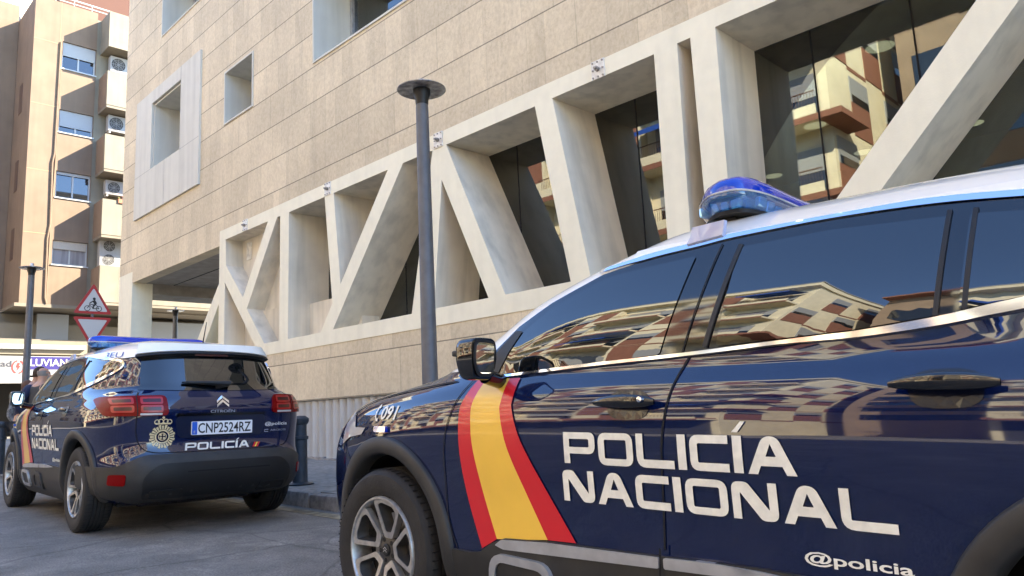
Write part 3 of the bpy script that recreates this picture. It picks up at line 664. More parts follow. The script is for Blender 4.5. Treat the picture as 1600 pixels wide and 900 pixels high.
def bollard(x, y, zb, label, H=.80):
    t = empty('bollard', (x, y, zb), 0, label, 'bollard', 'iron bollards along the kerb')
    MB().lathe([(0, 0), (.15, 0), (.155, .012), (.11, .02), (.085, .03)], n=24).build('base_plate', BOLL, t, True)
    MB().lathe([(.085, .02), (.082, .05), (.078, H * .65), (.092, H * .66), (.092, H * .70), (.075, H * .71), (.073, H - .10), (.085, H - .09), (.098, H - .06), (.098, H - .03), (.06, H), (.0, H + .005)], n=24).build('post', BOLL, t, True)
    return t
bollard(4.43, 7.87, walk_z(4.4, 7.87), 'iron bollard at the kerb beside the far police car tail light', .76)
bollard(2.98, 15.1, g(15.1) + .05, 'dark bollard at the left edge of the photo, beyond the far car', .85)
bollard(4.43, 1.5, walk_z(4.4, 1.5), 'grey iron bollard at the kerb hidden beside the nearer police car', .76)

# traffic signs
SX, SY = 5.13, 18.0
t = empty('traffic_sign', (SX, SY, g(SY) + .1), 0, 'red triangular cyclist warning sign above an inverted give way triangle on one pole', 'traffic sign')
MB().tube([(0, .035, 0), (0, .035, 3.55)], .03, 12).build('pole', STEELG, t, True)
zoff = g(SY) + .1
def tri(cz, side, up, name):
    h = side * sqrt(3) / 2; s = 1 if up else -1
    P = [(-side / 2, -s * h / 3), (side / 2, -s * h / 3), (0, s * 2 * h / 3)]
    O = rounded(P, .06, 5); I = rounded([(p[0] * .76, p[1] * .76) for p in P], .04, 5)
    M = Matrix.Translation((0, 0, cz - zoff))
    MB().prism([O], lambda p, d: M @ Vector((p[0], d, p[1])), .012).build(name, SIGNRED, t)
    P2, T = fill([I]); link_mesh('white_face', [M @ Vector((p[0], -.004, p[1])) for p in P2], T, SIGNW, t)
    return M
M = tri(3.66, .78, True, 'warning_plate'); tri(3.135, .78, False, 'give_way_plate')
M = M @ Matrix.Translation((0, -.007, -.06))
mb = MB()
def ring2(cx, cz, r, wd, n=20):
    o = [(cx + r * cos(2 * pi * k / n), cz + r * sin(2 * pi * k / n)) for k in range(n)]; i = [(cx + (r - wd) * cos(2 * pi * k / n), cz + (r - wd) * sin(2 * pi * k / n)) for k in range(n)]
    P, T = fill([o, i]); mb.add([M @ Vector((p[0], 0, p[1])) for p in P], T)
def stroke2(pl, wd):
    P, T = fill([ribbon(pl, wd)]); mb.add([M @ Vector((p[0], 0, p[1])) for p in P], T)
ring2(-.115, -.05, .062, .014); ring2(.115, -.05, .062, .014); ring2(.015, .165, .03, .029)
for pl, wd in (([(-.115, -.05), (-.07, .04), (.06, .03)], .016), ([(.115, -.05), (.05, .05), (0, -.05), (-.08, .03)], .016), ([(.0, -.05), (.115, -.05)], .016), ([(.005, .13), (.05, .05)], .06), ([(0, .12), (-.05, .08), (-.08, .055)], .022), ([(.05, .04), (-.0, .01), (.0, -.06)], .03)): stroke2(pl, wd)
mb.build('bicycle_symbol', INK, t)

# ------------------------------------------------------------ buildings across the street (seen in reflections)
def opposite(name, X0, y0, y1, H, label, base=0.0, bays=None, end_wall=True):
    t = empty(name, (X0, (y0 + y1) / 2, 0), 0, label, 'building')
    ox, oy = X0, (y0 + y1) / 2
    def TB(mb, nm, m, par=t):
        mb.v = [v - Vector((ox, oy, 0)) for v in mb.v]; return mb.build(nm, m, par)
    TB(MB().box((X0 - 13, y0, -1), (X0 - 1.3, y1, H)), 'wall', OPPCREAM)
    TB(MB().box((X0 - 13.2, y0 - .12, H - .10), (X0 - .62, y1 + .2, H + .45)), 'roof_parapet', OPPCREAM)
    TB(MB().box((X0 - 13.25, y0 - .17, H + .40), (X0 - .58, y1 + .22, H + .50)), 'roof_band', SHUT)
    FL = 3.2; nfl = int((H - 2.4) / FL + .01)
    bays_ = []
    y = y1 - .3
    k = 0
    while y > y0 + 3.0:
        wd = 3.6 if k % 2 == 0 else 2.8
        bays_.append((y - wd, y, k % 2)); y -= wd; k += 1
    bays_.append((y0 + .0, y, 0))   # a balcony bay always closes the end
    RB = mat('rail_brown', (0.16, 0.08, 0.05), 0.5)
    proto = {}
    def put(key, z, make):
        """first use builds the piece and its sub-parts at z = 0, every later one copies them"""
        if key not in proto:
            o = make(); proto[key] = o; c = o
        else:
            c = copy_tree(proto[key], t)
        c.location.z = z
    def bay(a, b, kind, f, bi):
        if kind == 0:
            def mk():
                sl_ = TB(MB().box((X0 - 1.3, a + .02, -.24), (X0 - .03, b - .02, -.005)), 'balcony', OPPCREAM)
                TB(MB().box((X0 - .03, a + .01, -.26), (X0, b - .01, 0)), 'slab_edge', BRICKRED, sl_)
                TB(MB().box((X0 - .09, a + .1, 0), (X0 - .02, b - .1, .42)), 'parapet', OPPCREAM, sl_)
                rail = MB()
                for q in range(int((b - a - .3) / .12)): rail.box((X0 - .06, a + .15 + q * .12, .42), (X0 - .045, a + .165 + q * .12, .95))
                rail.box((X0 - .075, a + .1, .95), (X0 - .03, b - .1, .99)); TB(rail, 'railing', RB, sl_)
                TB(MB().box((X0 - 1.305, a + .5, 0), (X0 - 1.29, b - .5, 2.15)), 'window_pane', PANE, sl_)
                TB(MB().box((X0 - 1.285, a + .5, 1.2), (X0 - 1.27, b - .5, 2.2)), 'shutter', SHUT, sl_)
                if (f * 3 + bi) % 4 == 1: TB(MB().add([(X0 - 1.2, a + .2, 2.35), (X0 - 1.2, b - .2, 2.35), (X0 + .5, b - .2, 1.55), (X0 + .5, a + .2, 1.55), (X0 + .5, b - .2, 1.35), (X0 + .5, a + .2, 1.35)], [(0, 1, 2, 3), (3, 2, 4, 5)]), 'awning', AWN, sl_)
                return sl_
            put(('b', bi, (f * 3 + bi) % 4 == 1), 2.4 + f * FL, mk)
        else:
            def mk():
                m_ = (a + b) / 2; s = .62 if f % 2 else -.62
                bx = TB(MB().box((X0 - 1.3, a, -.26), (X0 - .7, b, FL - .262)), 'bay_wall', OPPCREAM)
                TB(MB().box((X0 - .70, m_ - .62 + s, 0), (X0 - .68, m_ + .62 + s, 1.15)), 'brickred_panel', BRICKRED, bx)
                TB(MB().box((X0 - .70, m_ - .62 - s, 1.15), (X0 - .68, m_ + .62 - s, FL - .3)), 'brickred_panel', BRICKRED, bx)
                TB(MB().box((X0 - .70, m_ - .62 + s, 1.15), (X0 - .672, m_ + .62 + s, 2.15)), 'shutter', SHUT, bx)
                TB(MB().box((X0 - .70, m_ - .57 + s, 1.1), (X0 - .666, m_ + .57 + s, 1.45)), 'window_pane', PANE, bx)
                TB(MB().box((X0 - .70, a, -.26), (X0 - .676, b, -.05)), 'floor_band', BRICKRED, bx)
                return bx
            put(('w', bi, f % 2), 2.4 + f * FL, mk)
    for f in range(nfl):
        for bi, (a, b, kind) in enumerate(bays_):
            if b - a >= .6: bay(a, b, kind, f, bi)
        if end_wall:
            if 0 < f < 4: TB(MB().box((X0 - 2.9, y0 - .9, 2.4 + f * FL - .26), (X0, y0 + .02, 2.4 + f * FL)), 'corner_balcony', BRICKRED)
            for q in range(3):
                xa = X0 - 1.6 - q * 4.3 - (2.15 if f % 2 else 0)
                if xa - 2.15 < X0 - 13: continue
                def mk(xa=xa, q=q, f=f):
                    w_ = TB(MB().box((xa - 2.1, y0 - .04, 1.45), (xa, y0 + .01, 2.62)), 'end_shutter', SHUT)
                    TB(MB().box((xa - 2.1, y0 - .03, -.1), (xa, y0 + .01, 1.448)), 'brickred_panel', BRICKRED, w_)
                    TB(MB().box((xa - 2.0, y0 - .05, 1.46), (xa - .1, y0, 1.80)), 'window_pane', PANE, w_)
                    TB(MB().box((xa - 4.3, y0 - .02, -.28), (xa - 2.1, y0 + .01, -.10)), 'floor_band', BRICKRED, w_)
                    return w_
                put(('e', q, f % 2), 2.4 + f * FL, mk)
    TB(MB().box((X0 - 1.3, y0 + .1, 2.2), (X0 - .2, y1 - .1, 2.6)), 'canopy_slab', BRICKRED)
    TB(MB().box((X0 - 1.31, y0 + .3, 0), (X0 - 1.25, y1 - .3, 2.2)), 'shopfront', mat('shopfront_dark', (0.06, 0.06, 0.065), 0.4))
    return t
opposite('apartment_building', -14.2, 11.2, 46.0, 21.8, 'pale block with brick red balcony edges across the street, seen mirrored in the car windows')
opposite('apartment_building', -14.0, -34.0, 4.3, 16.0, 'second pale balcony block across the street, seen only mirrored in the rear quarter glass')
opposite('apartment_building', -14.5, 50.5, 72.0, 12.0, 'far pale block along the same side of the street, beyond the cars', end_wall=False)
bc = empty('apartment_building', (-21, 2, 0), 0, 'set back pale block closing the gap between the two balcony blocks across the street', 'building')
MB().box((-6, 2.95, -1), (0, 8.0, 21.5)).build('wall', mat('render_brown', (0.30, 0.22, 0.15), 0.9, noise=.1, nscale=1), bc)
MB().box((-6.2, 2.9, 21.5), (1.2, 8.05, 21.8)).build('roof_slab', BRICKRED, bc)
for q in range(6): MB().box((-.02, 3.4, 2.6 + q * 2.9), (.04, 7.4, 4.2 + q * 2.9)).build('window', PANE, bc)
# ------------------------------------------------------------ car body surface
def pchip(xs, ys):
    n = len(xs); h = [xs[i + 1] - xs[i] for i in range(n - 1)]; dl = [(ys[i + 1] - ys[i]) / h[i] for i in range(n - 1)]
    d = [0.0] * n; d[0] = dl[0]; d[-1] = dl[-1]
    for i in range(1, n - 1):
        if dl[i - 1] * dl[i] <= 0: d[i] = 0
        else:
            w1 = 2 * h[i] + h[i - 1]; w2 = h[i] + 2 * h[i - 1]; d[i] = (w1 + w2) / (w1 / dl[i - 1] + w2 / dl[i])
    def f(x):
        if x <= xs[0]: return ys[0]
        if x >= xs[-1]: return ys[-1]
        i = 0
        while x > xs[i + 1]: i += 1
        t = (x - xs[i]) / h[i]; t2 = t * t; t3 = t2 * t
        return (2 * t3 - 3 * t2 + 1) * ys[i] + (t3 - 2 * t2 + t) * h[i] * d[i] + (-2 * t3 + 3 * t2) * ys[i + 1] + (t3 - t2) * h[i] * d[i + 1]
    return f
ZW = [(.20, .78), (.30, .860), (.42, .893), (.52, .897), (.62, .902), (.72, .910), (.80, .917), (.88, .921), (.95, .919), (1.0, .9105), (1.03, .900), (1.06, .886), (1.09, .869), (1.115, .859), (1.15, .852), (1.2, .840), (1.25, .825), (1.30, .807), (1.35, .787), (1.4, .765), (1.45, .741), (1.52, .701)]
ZF = [(.20, .66), (.30, .78), (.42, .865), (.6, .895), (.75, .875), (.84, .825), (.90, .77), (.95, .70), (.99, .61), (1.02, .49), (1.045, .35), (1.07, .20), (1.09, .06), (1.11, -.06), (1.13, -.15), (1.18, -.28), (1.24, -.43), (1.3, -.535), (1.36, -.645), (1.42, -.80), (1.48, -.99), (1.52, -1.14)]
ZR = [(.20, -3.10), (.25, -3.34), (.30, -3.52), (.36, -3.60), (.50, -3.635), (.58, -3.63), (.64, -3.585), (.75, -3.565), (.9, -3.575), (1.0, -3.58), (1.08, -3.56), (1.13, -3.515), (1.18, -3.46), (1.3, -3.385), (1.4, -3.32), (1.47, -3.27), (1.52, -3.235)]
def soft(tab, sig=.018):
    f = pchip(*zip(*tab)); z0, z1, d = tab[0][0] - .05, 1.56, .0025; n = int((z1 - z0) / d) + 1
    e = lambda z: f(z) if z <= 1.52 else f(1.52) + (f(1.52) - f(1.50)) / .02 * (z - 1.52)
    raw = [e(z0 + i * d) for i in range(n + 60)]
    K = [math.exp(-.5 * (k * d / sig) ** 2) for k in range(-24, 25)]; S = sum(K)
    out = [sum(raw[min(max(i + k, 0), len(raw) - 1)] * K[k + 24] for k in range(-24, 25)) / S for i in range(n)]
    def g_(z):
        t = (z - z0) / d; i = min(max(int(t), 1), n - 3); t = min(max(t - i, 0), 1)
        a, b, c_, e_ = out[i - 1], out[i], out[i + 1], out[i + 2]
        return .5 * (2 * b + (c_ - a) * t + (2 * a - 5 * b + 4 * c_ - e_) * t * t + (3 * b - a - 3 * c_ + e_) * t ** 3)
    return g_
wz = soft(ZW, .016); fz0 = soft(ZF, .012); UC = -1.9
def fz(z):
    t = min(max((z - 1.08) / .10, 0), 1); return UC + (fz0(z) - UC) * (1 - .055 * t * t * (3 - 2 * t))
rz = soft(ZR, .015)
UC = -1.9; ZT = 1.52; ZTOP = 1.668
def nexp(z, front):
    if not front: return 5.0
    t = min(max((z - 1.08) / .10, 0), 1); return 4.6 + 3.4 * t * t * (3 - 2 * t)
def tap(u, z):
    t = min(max((z - 1.10) / .10, 0), 1); k = .13 * t * t * (3 - 2 * t)
    return 1 - k * max(0, -2.2 - u) ** 2
def half_w(u, z):
    z = min(z, ZT); w_ = wz(z) * tap(u, z)
    if u >= UC: t = (u - UC) / (fz(z) - UC); n = nexp(z, True)
    else: t = (UC - u) / (UC - rz(z)); n = nexp(z, False)
    t = min(t, .9995)
    return w_ * (1 - t ** n) ** (1 / n)
def side_pt(u, z, off=0.0, s=1):
    e = .004; W = half_w(u, z); Wu = (half_w(u + e, z) - half_w(u - e, z)) / (2 * e); Wz = (half_w(u, z + e) - half_w(u, z - e)) / (2 * e)
    n = Vector((-Wu, 1, -Wz)).normalized(); p = Vector((u, W, z)) + n * off
    return Vector((p.x, p.y * s, p.z))
def rear_u(v, z):
    t = min(abs(v) / (wz(z) * tap(rz(z), z)), .999); n = nexp(z, False)
    return UC - (UC - rz(z)) * (1 - t ** n) ** (1 / n)
def rear_pt(v, z, off=0.0):
    e = .004; U_ = rear_u(v, z); Rv = (rear_u(v + e, z) - rear_u(v - e, z)) / (2 * e); Rz = (rear_u(v, z + e) - rear_u(v, z - e)) / (2 * e)
    n = Vector((-1, Rv, Rz)).normalized(); return Vector((U_, v, z)) + n * off
def ang_pt(phi, z, off=0.0):
    """phi: 0 front, 90 left, 180 rear (degrees)"""
    def P(ph, zz):
        c, s = cos(radians(ph)), sin(radians(ph)); n = nexp(zz, c >= 0)
        r = 1 / (abs(c) ** n + abs(s) ** n) ** (1 / n)
        L_ = (fz(zz) - UC) if c >= 0 else (UC - rz(zz))
        return Vector((UC + L_ * c * r, wz(zz) * s * r * tap(UC + L_ * c * r, zz), zz))
    p = P(phi, z)
    if off:
        a = P(phi + .3, z) - P(phi - .3, z); b = P(phi, z + .004) - P(phi, z - .004)
        p = p + a.cross(b).normalized() * off
    return p
def side_decal(name, loops, m, parent, off, sp=.06, sides=(1, -1), thick=0.0, smooth=True, mirror_text=False):
    P, T = fill(loops, sp); first = None
    for s in sides:
        mb = MB()
        mb.add([side_pt(p[0], p[1], off, s) for p in P], T if s > 0 else [tuple(reversed(t)) for t in T])
        if thick:
            for lp in loops:
                q = densify(lp, sp); n = len(q)
                mb.add([side_pt(p[0], p[1], off, s) for p in q] + [side_pt(p[0], p[1], off - thick, s) for p in q], [(i, (i + 1) % n, (i + 1) % n + n, i + n) for i in range(n)])
        o = link_mesh(name, mb.v, mb.f, m, parent)
        if smooth: auto_smooth(o, 50)
        first = first or o
    return first
def rear_decal(name, loops, m, parent, off, sp=.08, thick=0.0):
    mb = MB(); P, T = fill(loops, sp); mb.add([rear_pt(p[0], p[1], off) for p in P], T)
    if thick:
        for lp in loops:
            q = densify(lp, sp); n = len(q)
            mb.add([rear_pt(p[0], p[1], off) for p in q] + [rear_pt(p[0], p[1], off - thick) for p in q], [(i, (i + 1) % n, (i + 1) % n + n, i + n) for i in range(n)])
    o = link_mesh(name, mb.v, mb.f, m, parent); auto_smooth(o, 50); return o
def ang_patch(name, p0, p1, z0, z1, m, parent, off, np_=24, nz=8, thick=0.0, zf0=None, zf1=None, mirror=False):
    """grid between angles p0..p1 and heights; zf* override heights as functions of the 0..1 run"""
    for s in ((1, -1) if mirror else (1,)):
        mb = MB(); V = []; F = []
        for i in range(np_ + 1):
            t = i / np_; a = zf0(t) if zf0 else z0; b = zf1(t) if zf1 else z1
            for j in range(nz + 1):
                p = ang_pt(p0 + (p1 - p0) * t, a + (b - a) * j / nz, off); V.append(Vector((p.x, p.y * s, p.z)))
        for i in range(np_):
            for j in range(nz): F.append((i * (nz + 1) + j, (i + 1) * (nz + 1) + j, (i + 1) * (nz + 1) + j + 1, i * (nz + 1) + j + 1))
        mb.add(V, F)
        if thick:
            ring = [(i, 0) for i in range(np_ + 1)] + [(np_, j) for j in range(1, nz + 1)] + [(i, nz) for i in range(np_ - 1, -1, -1)] + [(0, j) for j in range(nz - 1, 0, -1)]
            A_ = [V[i * (nz + 1) + j] for i, j in ring]; B_ = []
            for i, j in ring:
                t = i / np_; a = zf0(t) if zf0 else z0; b = zf1(t) if zf1 else z1
                p = ang_pt(p0 + (p1 - p0) * t, a + (b - a) * j / nz, off - thick); B_.append(Vector((p.x, p.y * s, p.z)))
            n = len(ring); mb.add(A_ + B_, [(k, (k + 1) % n, (k + 1) % n + n, k + n) for k in range(n)])
        o = link_mesh(name, mb.v, mb.f, m, parent); auto_smooth(o, 50)
    return o

# glyphs in the force's rounded lettering (unit height)
def glyph(ch):
    t = .24; s = .21
    if ch == 'P': w = 1.28; return w, [rounded([(0, 0), (t, 0), (t, .32), (w, .32), (w, 1), (0, 1)], [0, 0, 0, .28, .22, 0]), rounded([(t, .53), (w - t, .53), (w - t, .79), (t, .79)], [0, .05, .05, 0], 3)]
    if ch == 'O': w = 1.30; return w, [rounded([(0, 0), (w, 0), (w, 1), (0, 1)], .30), rounded([(t, s), (w - t, s), (w - t, 1 - s), (t, 1 - s)], .05, 3)]
    if ch == 'L': w = 1.28; return w, [rounded([(0, 0), (w, 0), (w, s + .03), (t, s + .03), (t, 1), (0, 1)], [.32, 0, 0, .03, 0, 0])]
    if ch == 'I': return t + .03, [[(0, 0), (t + .03, 0), (t + .03, 1), (0, 1)]]
    if ch == 'Í': return t + .03, [[(0, 0), (t + .03, 0), (t + .03, 1), (0, 1)], [(.0, 1.09), (.17, 1.09), (.40, 1.38), (.27, 1.38)]]
    if ch == 'C': w = 1.18; return w, [rounded([(0, 0), (w, 0), (w, s + .02), (t, s + .02), (t, 1 - s - .02), (w, 1 - s - .02), (w, 1), (0, 1)], [.28, 0, 0, .05, .05, 0, 0, .28])]
    if ch == 'A': w = 1.32; return w, [rounded([(0, 0), (.27, 0), (.37, .22), (.95, .22), (1.05, 0), (w, 0), (.86, 1), (.46, 1)], [0, 0, 0, 0, 0, 0, .22, .22]), [(.52, .47), (.80, .47), (.66, .80)]]
    if ch == 'N': w = 1.28; return w, [rounded([(0, 0), (t, 0), (t, .72), (.82, 0), (w, 0), (w, 1), (w - t, 1), (w - t, .28), (.46, 1), (0, 1)], [0, 0, .03, .10, .26, 0, 0, .03, .10, .26])]
    return .5, []
def word(s, x0, y0, h, total, slant=0.0):
    gl = [glyph(c) for c in s]; gap = .13; W = sum(a for a, _ in gl) + gap * (len(s) - 1); k = total / W; x = 0; out = []
    for a, loops in gl:
        out.append([[(x0 + (x + p[0]) * k + slant * p[1] * h, y0 + p[1] * h) for p in lp] for lp in loops]); x += a + gap
    return out

# ------------------------------------------------------------ the police car
car = empty('police_car', (0, 0, 0))
# body shell: horizontal slices of a rounded plan outline
zs = []; z = .20
while z < ZT - 1e-6:
    zs.append(z)
    st = .03
    if .93 < z < 1.12: st = .010
    elif z > .5: st = .018
    z += st
zs.append(ZT)
NA = 180
V = []; F = []
def in_arch(p):
    if abs(p.y) < .45: return False
    return (p.x ** 2 + (p.z - .36) ** 2 < .445 ** 2) or ((p.x + 2.73) ** 2 + (p.z - .36) ** 2 < .445 ** 2)
lv = [[ang_pt(360 * k / NA, zz) for k in range(NA)] for zz in zs]
# roof: level lines shrinking to the crown
RT = 16; roof_lv = []
e0 = lv[-1]
for i in range(1, RT + 1):
    r = 1 - i / RT; zz = ZT + (ZTOP - ZT) * (1 - r ** 3.2)
    roof_lv.append([Vector((UC + (p.x - UC) * r, p.y * r, zz)) for p in e0])
for L_ in lv: V += L_
for i in range(len(lv) - 1):
    for k in range(NA):
        q = (i * NA + k, i * NA + (k + 1) % NA, (i + 1) * NA + (k + 1) % NA, (i + 1) * NA + k)
        c = (V[q[0]] + V[q[1]] + V[q[2]] + V[q[3]]) / 4
        if not in_arch(c): F.append(q)
body = link_mesh('body', V, F, NAVY, car, True)
V = list(lv[-1]); F = []
for L_ in roof_lv: V += L_
for i in range(RT):
    for k in range(NA): F.append((i * NA + k, i * NA + (k + 1) % NA, (i + 1) * NA + (k + 1) % NA, (i + 1) * NA + k))
roof = link_mesh('roof', V, F, WHITE, car, True)
# floor of the car
mb = MB(); mb.box((-3.2, -.68, .225), (.35, .68, .25)); mb.box((-3.0, -.45, .19), (-2.3, .45, .24)); mb.build('underbody', BLACK, car)
# wheel wells
for cu in (0, -2.73):
    for s in (1, -1):
        V = []; n = 48
        for k in range(n):
            a_ = radians(-18 + 216 * k / (n - 1)); u_, z_ = cu + .452 * cos(a_), .36 + .452 * sin(a_)
            V += [Vector((u_, s * (half_w(u_, max(z_, .21)) - .035), z_)), Vector((u_, s * .50, z_)), Vector((cu, s * .49, .36))]
        MB().add(V, [(3 * k, 3 * (k + 1), 3 * (k + 1) + 1, 3 * k + 1) for k in range(n - 1)] + [(3 * k + 1, 3 * (k + 1) + 1, 3 * k + 2) for k in range(n - 1)]).build('wheel_well', BLACK, car)
# arch flares
def flare(cu, s):
    prof = [(.405, -.05), (.415, .004), (.425, .018), (.45, .022), (.484, .020), (.492, .012), (.494, -.006)]
    V = []; F = []; n = 44; a0, a1 = (-9, 189)
    for i in range(n + 1):
        a = radians(a0 + (a1 - a0) * i / n)
        for r, off in prof:
            V.append(side_pt(cu + r * cos(a), max(.36 + r * sin(a), .205), off, s))
    m_ = len(prof)
    for i in range(n):
        for j in range(m_ - 1): F.append((i * m_ + j, (i + 1) * m_ + j, (i + 1) * m_ + j + 1, i * m_ + j + 1))
    o = link_mesh('arch_flare', V, F, PLASTIC, car); auto_smooth(o, 50)
for cu in (0, -2.73):
    for s in (1, -1): flare(cu, s)
# lower cladding
side_decal('sill_cladding', [[(-.46, .215), (-.44, .30), (-.492, .425), (-.60, .425), (-.665, .436), (-.73, .475), (-.80, .499), (-1.01, .512), (-1.49, .522), (-1.8, .530), (-2.235, .52), (-2.30, .40), (-2.29, .215)]], PLASTIC, car, .014, .06, thick=.02)
side_decal('sill_strip', [rounded([(-.755, .472), (-.79, .494), (-1.01, .509), (-1.484, .520), (-1.484, .487), (-1.15, .474), (-.80, .461)], .006, 2)], SATIN, car, .022, .05, thick=.02)
side_decal('sill_strip', [rounded([(-1.502, .521), (-1.66, .527), (-1.82, .524), (-2.02, .512), (-1.82, .500), (-1.66, .493), (-1.502, .488)], .006, 2)], SATIN, car, .022, .05, thick=.02)
for dx in (0, -.55):
    O = rounded([(-.69 + dx, .29), (-1.04 + dx, .29), (-1.04 + dx, .44), (-.74 + dx, .445)], [.05, .06, .07, .06]); I = rounded([(-.725 + dx, .315), (-1.005 + dx, .315), (-1.01 + dx, .412), (-.765 + dx, .418)], [.03, .04, .05, .04])
    side_decal('airbump_ring', [O, I], SATIN if dx == 0 else PLASTIC, car, .030, .05, thick=.02)
    side_decal('airbump_pad', [I], PLASTIC, car, .022, .05)
# front lower bumper and front face parts
ang_patch('front_bumper', -41.5, 41.5, .21, .40, PLASTIC, car, .012, 30, 5, thick=.02)
ang_patch('grille', -24, 24, .60, .74, GLOSSBLK, car, .010, 20, 4, thick=.015)
ang_patch('headlight', 27, 38.5, .80, .90, CLEAR, car, .008, 10, 4, thick=.012, mirror=True, zf0=lambda t: .80 + .035 * t, zf1=lambda t: .89 - .02 * t)
side_decal('headlight_end', [[(.46, .90), (.375, .955), (.33, .93), (.30, .887), (.18, .887), (.215, .856), (.36, .838), (.47, .80)]], CLEAR, car, .005, .04)
# windscreen, black surround, windows
ang_patch('windscreen', -37.5, 37.5, 1.135, 1.515, BGLASS, car, .003, 30, 14)
ang_patch('front_pillar', 38.5, 58, 1.11, 1.52, WHITE, car, .002, 30, 30, thick=.01, mirror=True, zf0=lambda t: 1.125, zf1=lambda t: 1.521)
surround = [(-.60, 1.095), (-.655, 1.165), (-.79, 1.285), (-.95, 1.365), (-1.18, 1.448), (-1.4, 1.482), (-1.71, 1.502), (-2.01, 1.508), (-2.29, 1.492), (-2.52, 1.466), (-2.85, 1.42), (-3.0, 1.375), (-3.01, 1.33), (-2.85, 1.27), (-2.52, 1.196), (-2.30, 1.166), (-2.10, 1.150), (-1.57, 1.124), (-1.18, 1.108), (-.74, 1.085)]
side_decal('window_surround', [surround], GLOSSBLK, car, .006, .025)
side_decal('side_window', [rounded([(-.74, 1.10), (-.845, 1.262), (-.97, 1.345), (-1.2, 1.428), (-1.35, 1.443), (-1.575, 1.456), (-1.49, 1.136), (-1.18, 1.120)], [.01, .01, .05, .05, .05, .01, .01, 0])], BGLASS, car, .010, .028)
side_decal('side_window', [rounded([(-1.692, 1.150), (-1.734, 1.462), (-2.01, 1.468), (-2.325, 1.450), (-2.295, 1.187), (-2.1, 1.168)], [.01, .01, 0, .01, .01, 0])], BGLASS, car, .010, .028)
side_decal('side_window', [rounded([(-2.35, 1.197), (-2.375, 1.447), (-2.52, 1.430), (-2.82, 1.392), (-2.94, 1.36), (-2.95, 1.33), (-2.80, 1.275), (-2.52, 1.222)], [.01, .01, 0, .05, .04, .03, .03, 0])], BGLASS, car, .010, .028)
side_decal('pillar_trim', [ribbon([(-1.655, 1.15), (-1.735, 1.47)], .016)], DPLASTIC, car, .013, .05, thick=.006)
side_decal('pillar_trim', [ribbon([(-1.575, 1.135), (-1.665, 1.485)], .005)], BLACK, car, .010, .05)
side_decal('pillar_trim', [ribbon([(-2.298, 1.187), (-2.328, 1.466)], .012)], DPLASTIC, car, .012, .05, thick=.006)
side_decal('pillar_trim', [ribbon([(-2.362, 1.198), (-2.388, 1.46)], .012)], DPLASTIC, car, .012, .05, thick=.006)
# chrome line: along the belt, round the rear quarter, back over the windows
cl = smooth_line([(-.73, 1.089), (-1.18, 1.1145), (-1.58, 1.131), (-1.90, 1.1485), (-2.11, 1.156), (-2.30, 1.173), (-2.41, 1.19), (-2.52, 1.208), (-2.80, 1.268), (-2.98, 1.325), (-3.045, 1.375), (-2.99, 1.420), (-2.82, 1.447), (-2.52, 1.478), (-2.29, 1.503), (-2.01, 1.515), (-1.71, 1.510), (-1.58, 1.500), (-1.40, 1.488), (-1.16, 1.460)], 5)
wd = []
for p in cl:
    wd.append(.011 if (p[0] > -1.9 and p[1] < 1.3) else (.011 + min(1, (-1.9 - p[0]) / .7) * .020 if p[1] < 1.3 else (.019 if p[0] < -1.3 else .014)))
side_decal('chrome_trim', [ribbon(cl, wd)], CHROME, car, .012, .04, thick=.012)
# roof rail bracket
side_decal('roof_rail_cover', [[(-1.53, 1.50), (-1.55, 1.565), (-1.67, 1.57), (-1.66, 1.512)]], mat('lilac_grey', (0.40, 0.44, 0.62), 0.3, coat=1.0), car, .018, .04, thick=.02)
# seams
SEAM = BLACK
def seam(pl, wd=.006): side_decal('door_seam', [ribbon(smooth_line(pl, 4), wd)], SEAM, car, .0035, .05)
seam([(-.60, 1.108), (-.534, 1.008), (-.468, .853), (-.459, .672), (-.467, .539), (-.515, .425)])
seam([(-1.60, 1.128), (-1.559, 1.038), (-1.524, .878), (-1.509, .689), (-1.499, .541)], .007)
side_decal('door_seam', [ribbon([(-1.497, .55), (-1.491, .47), (-1.50, .23)], .007)], SEAM, car, .026, .05)
seam([(-.47, 1.083), (-.15, 1.055), (.20, 1.012), (.37, .96)])
seam([(.37, .955), (.43, .86), (.41, .78), (.34, .715)], .005)
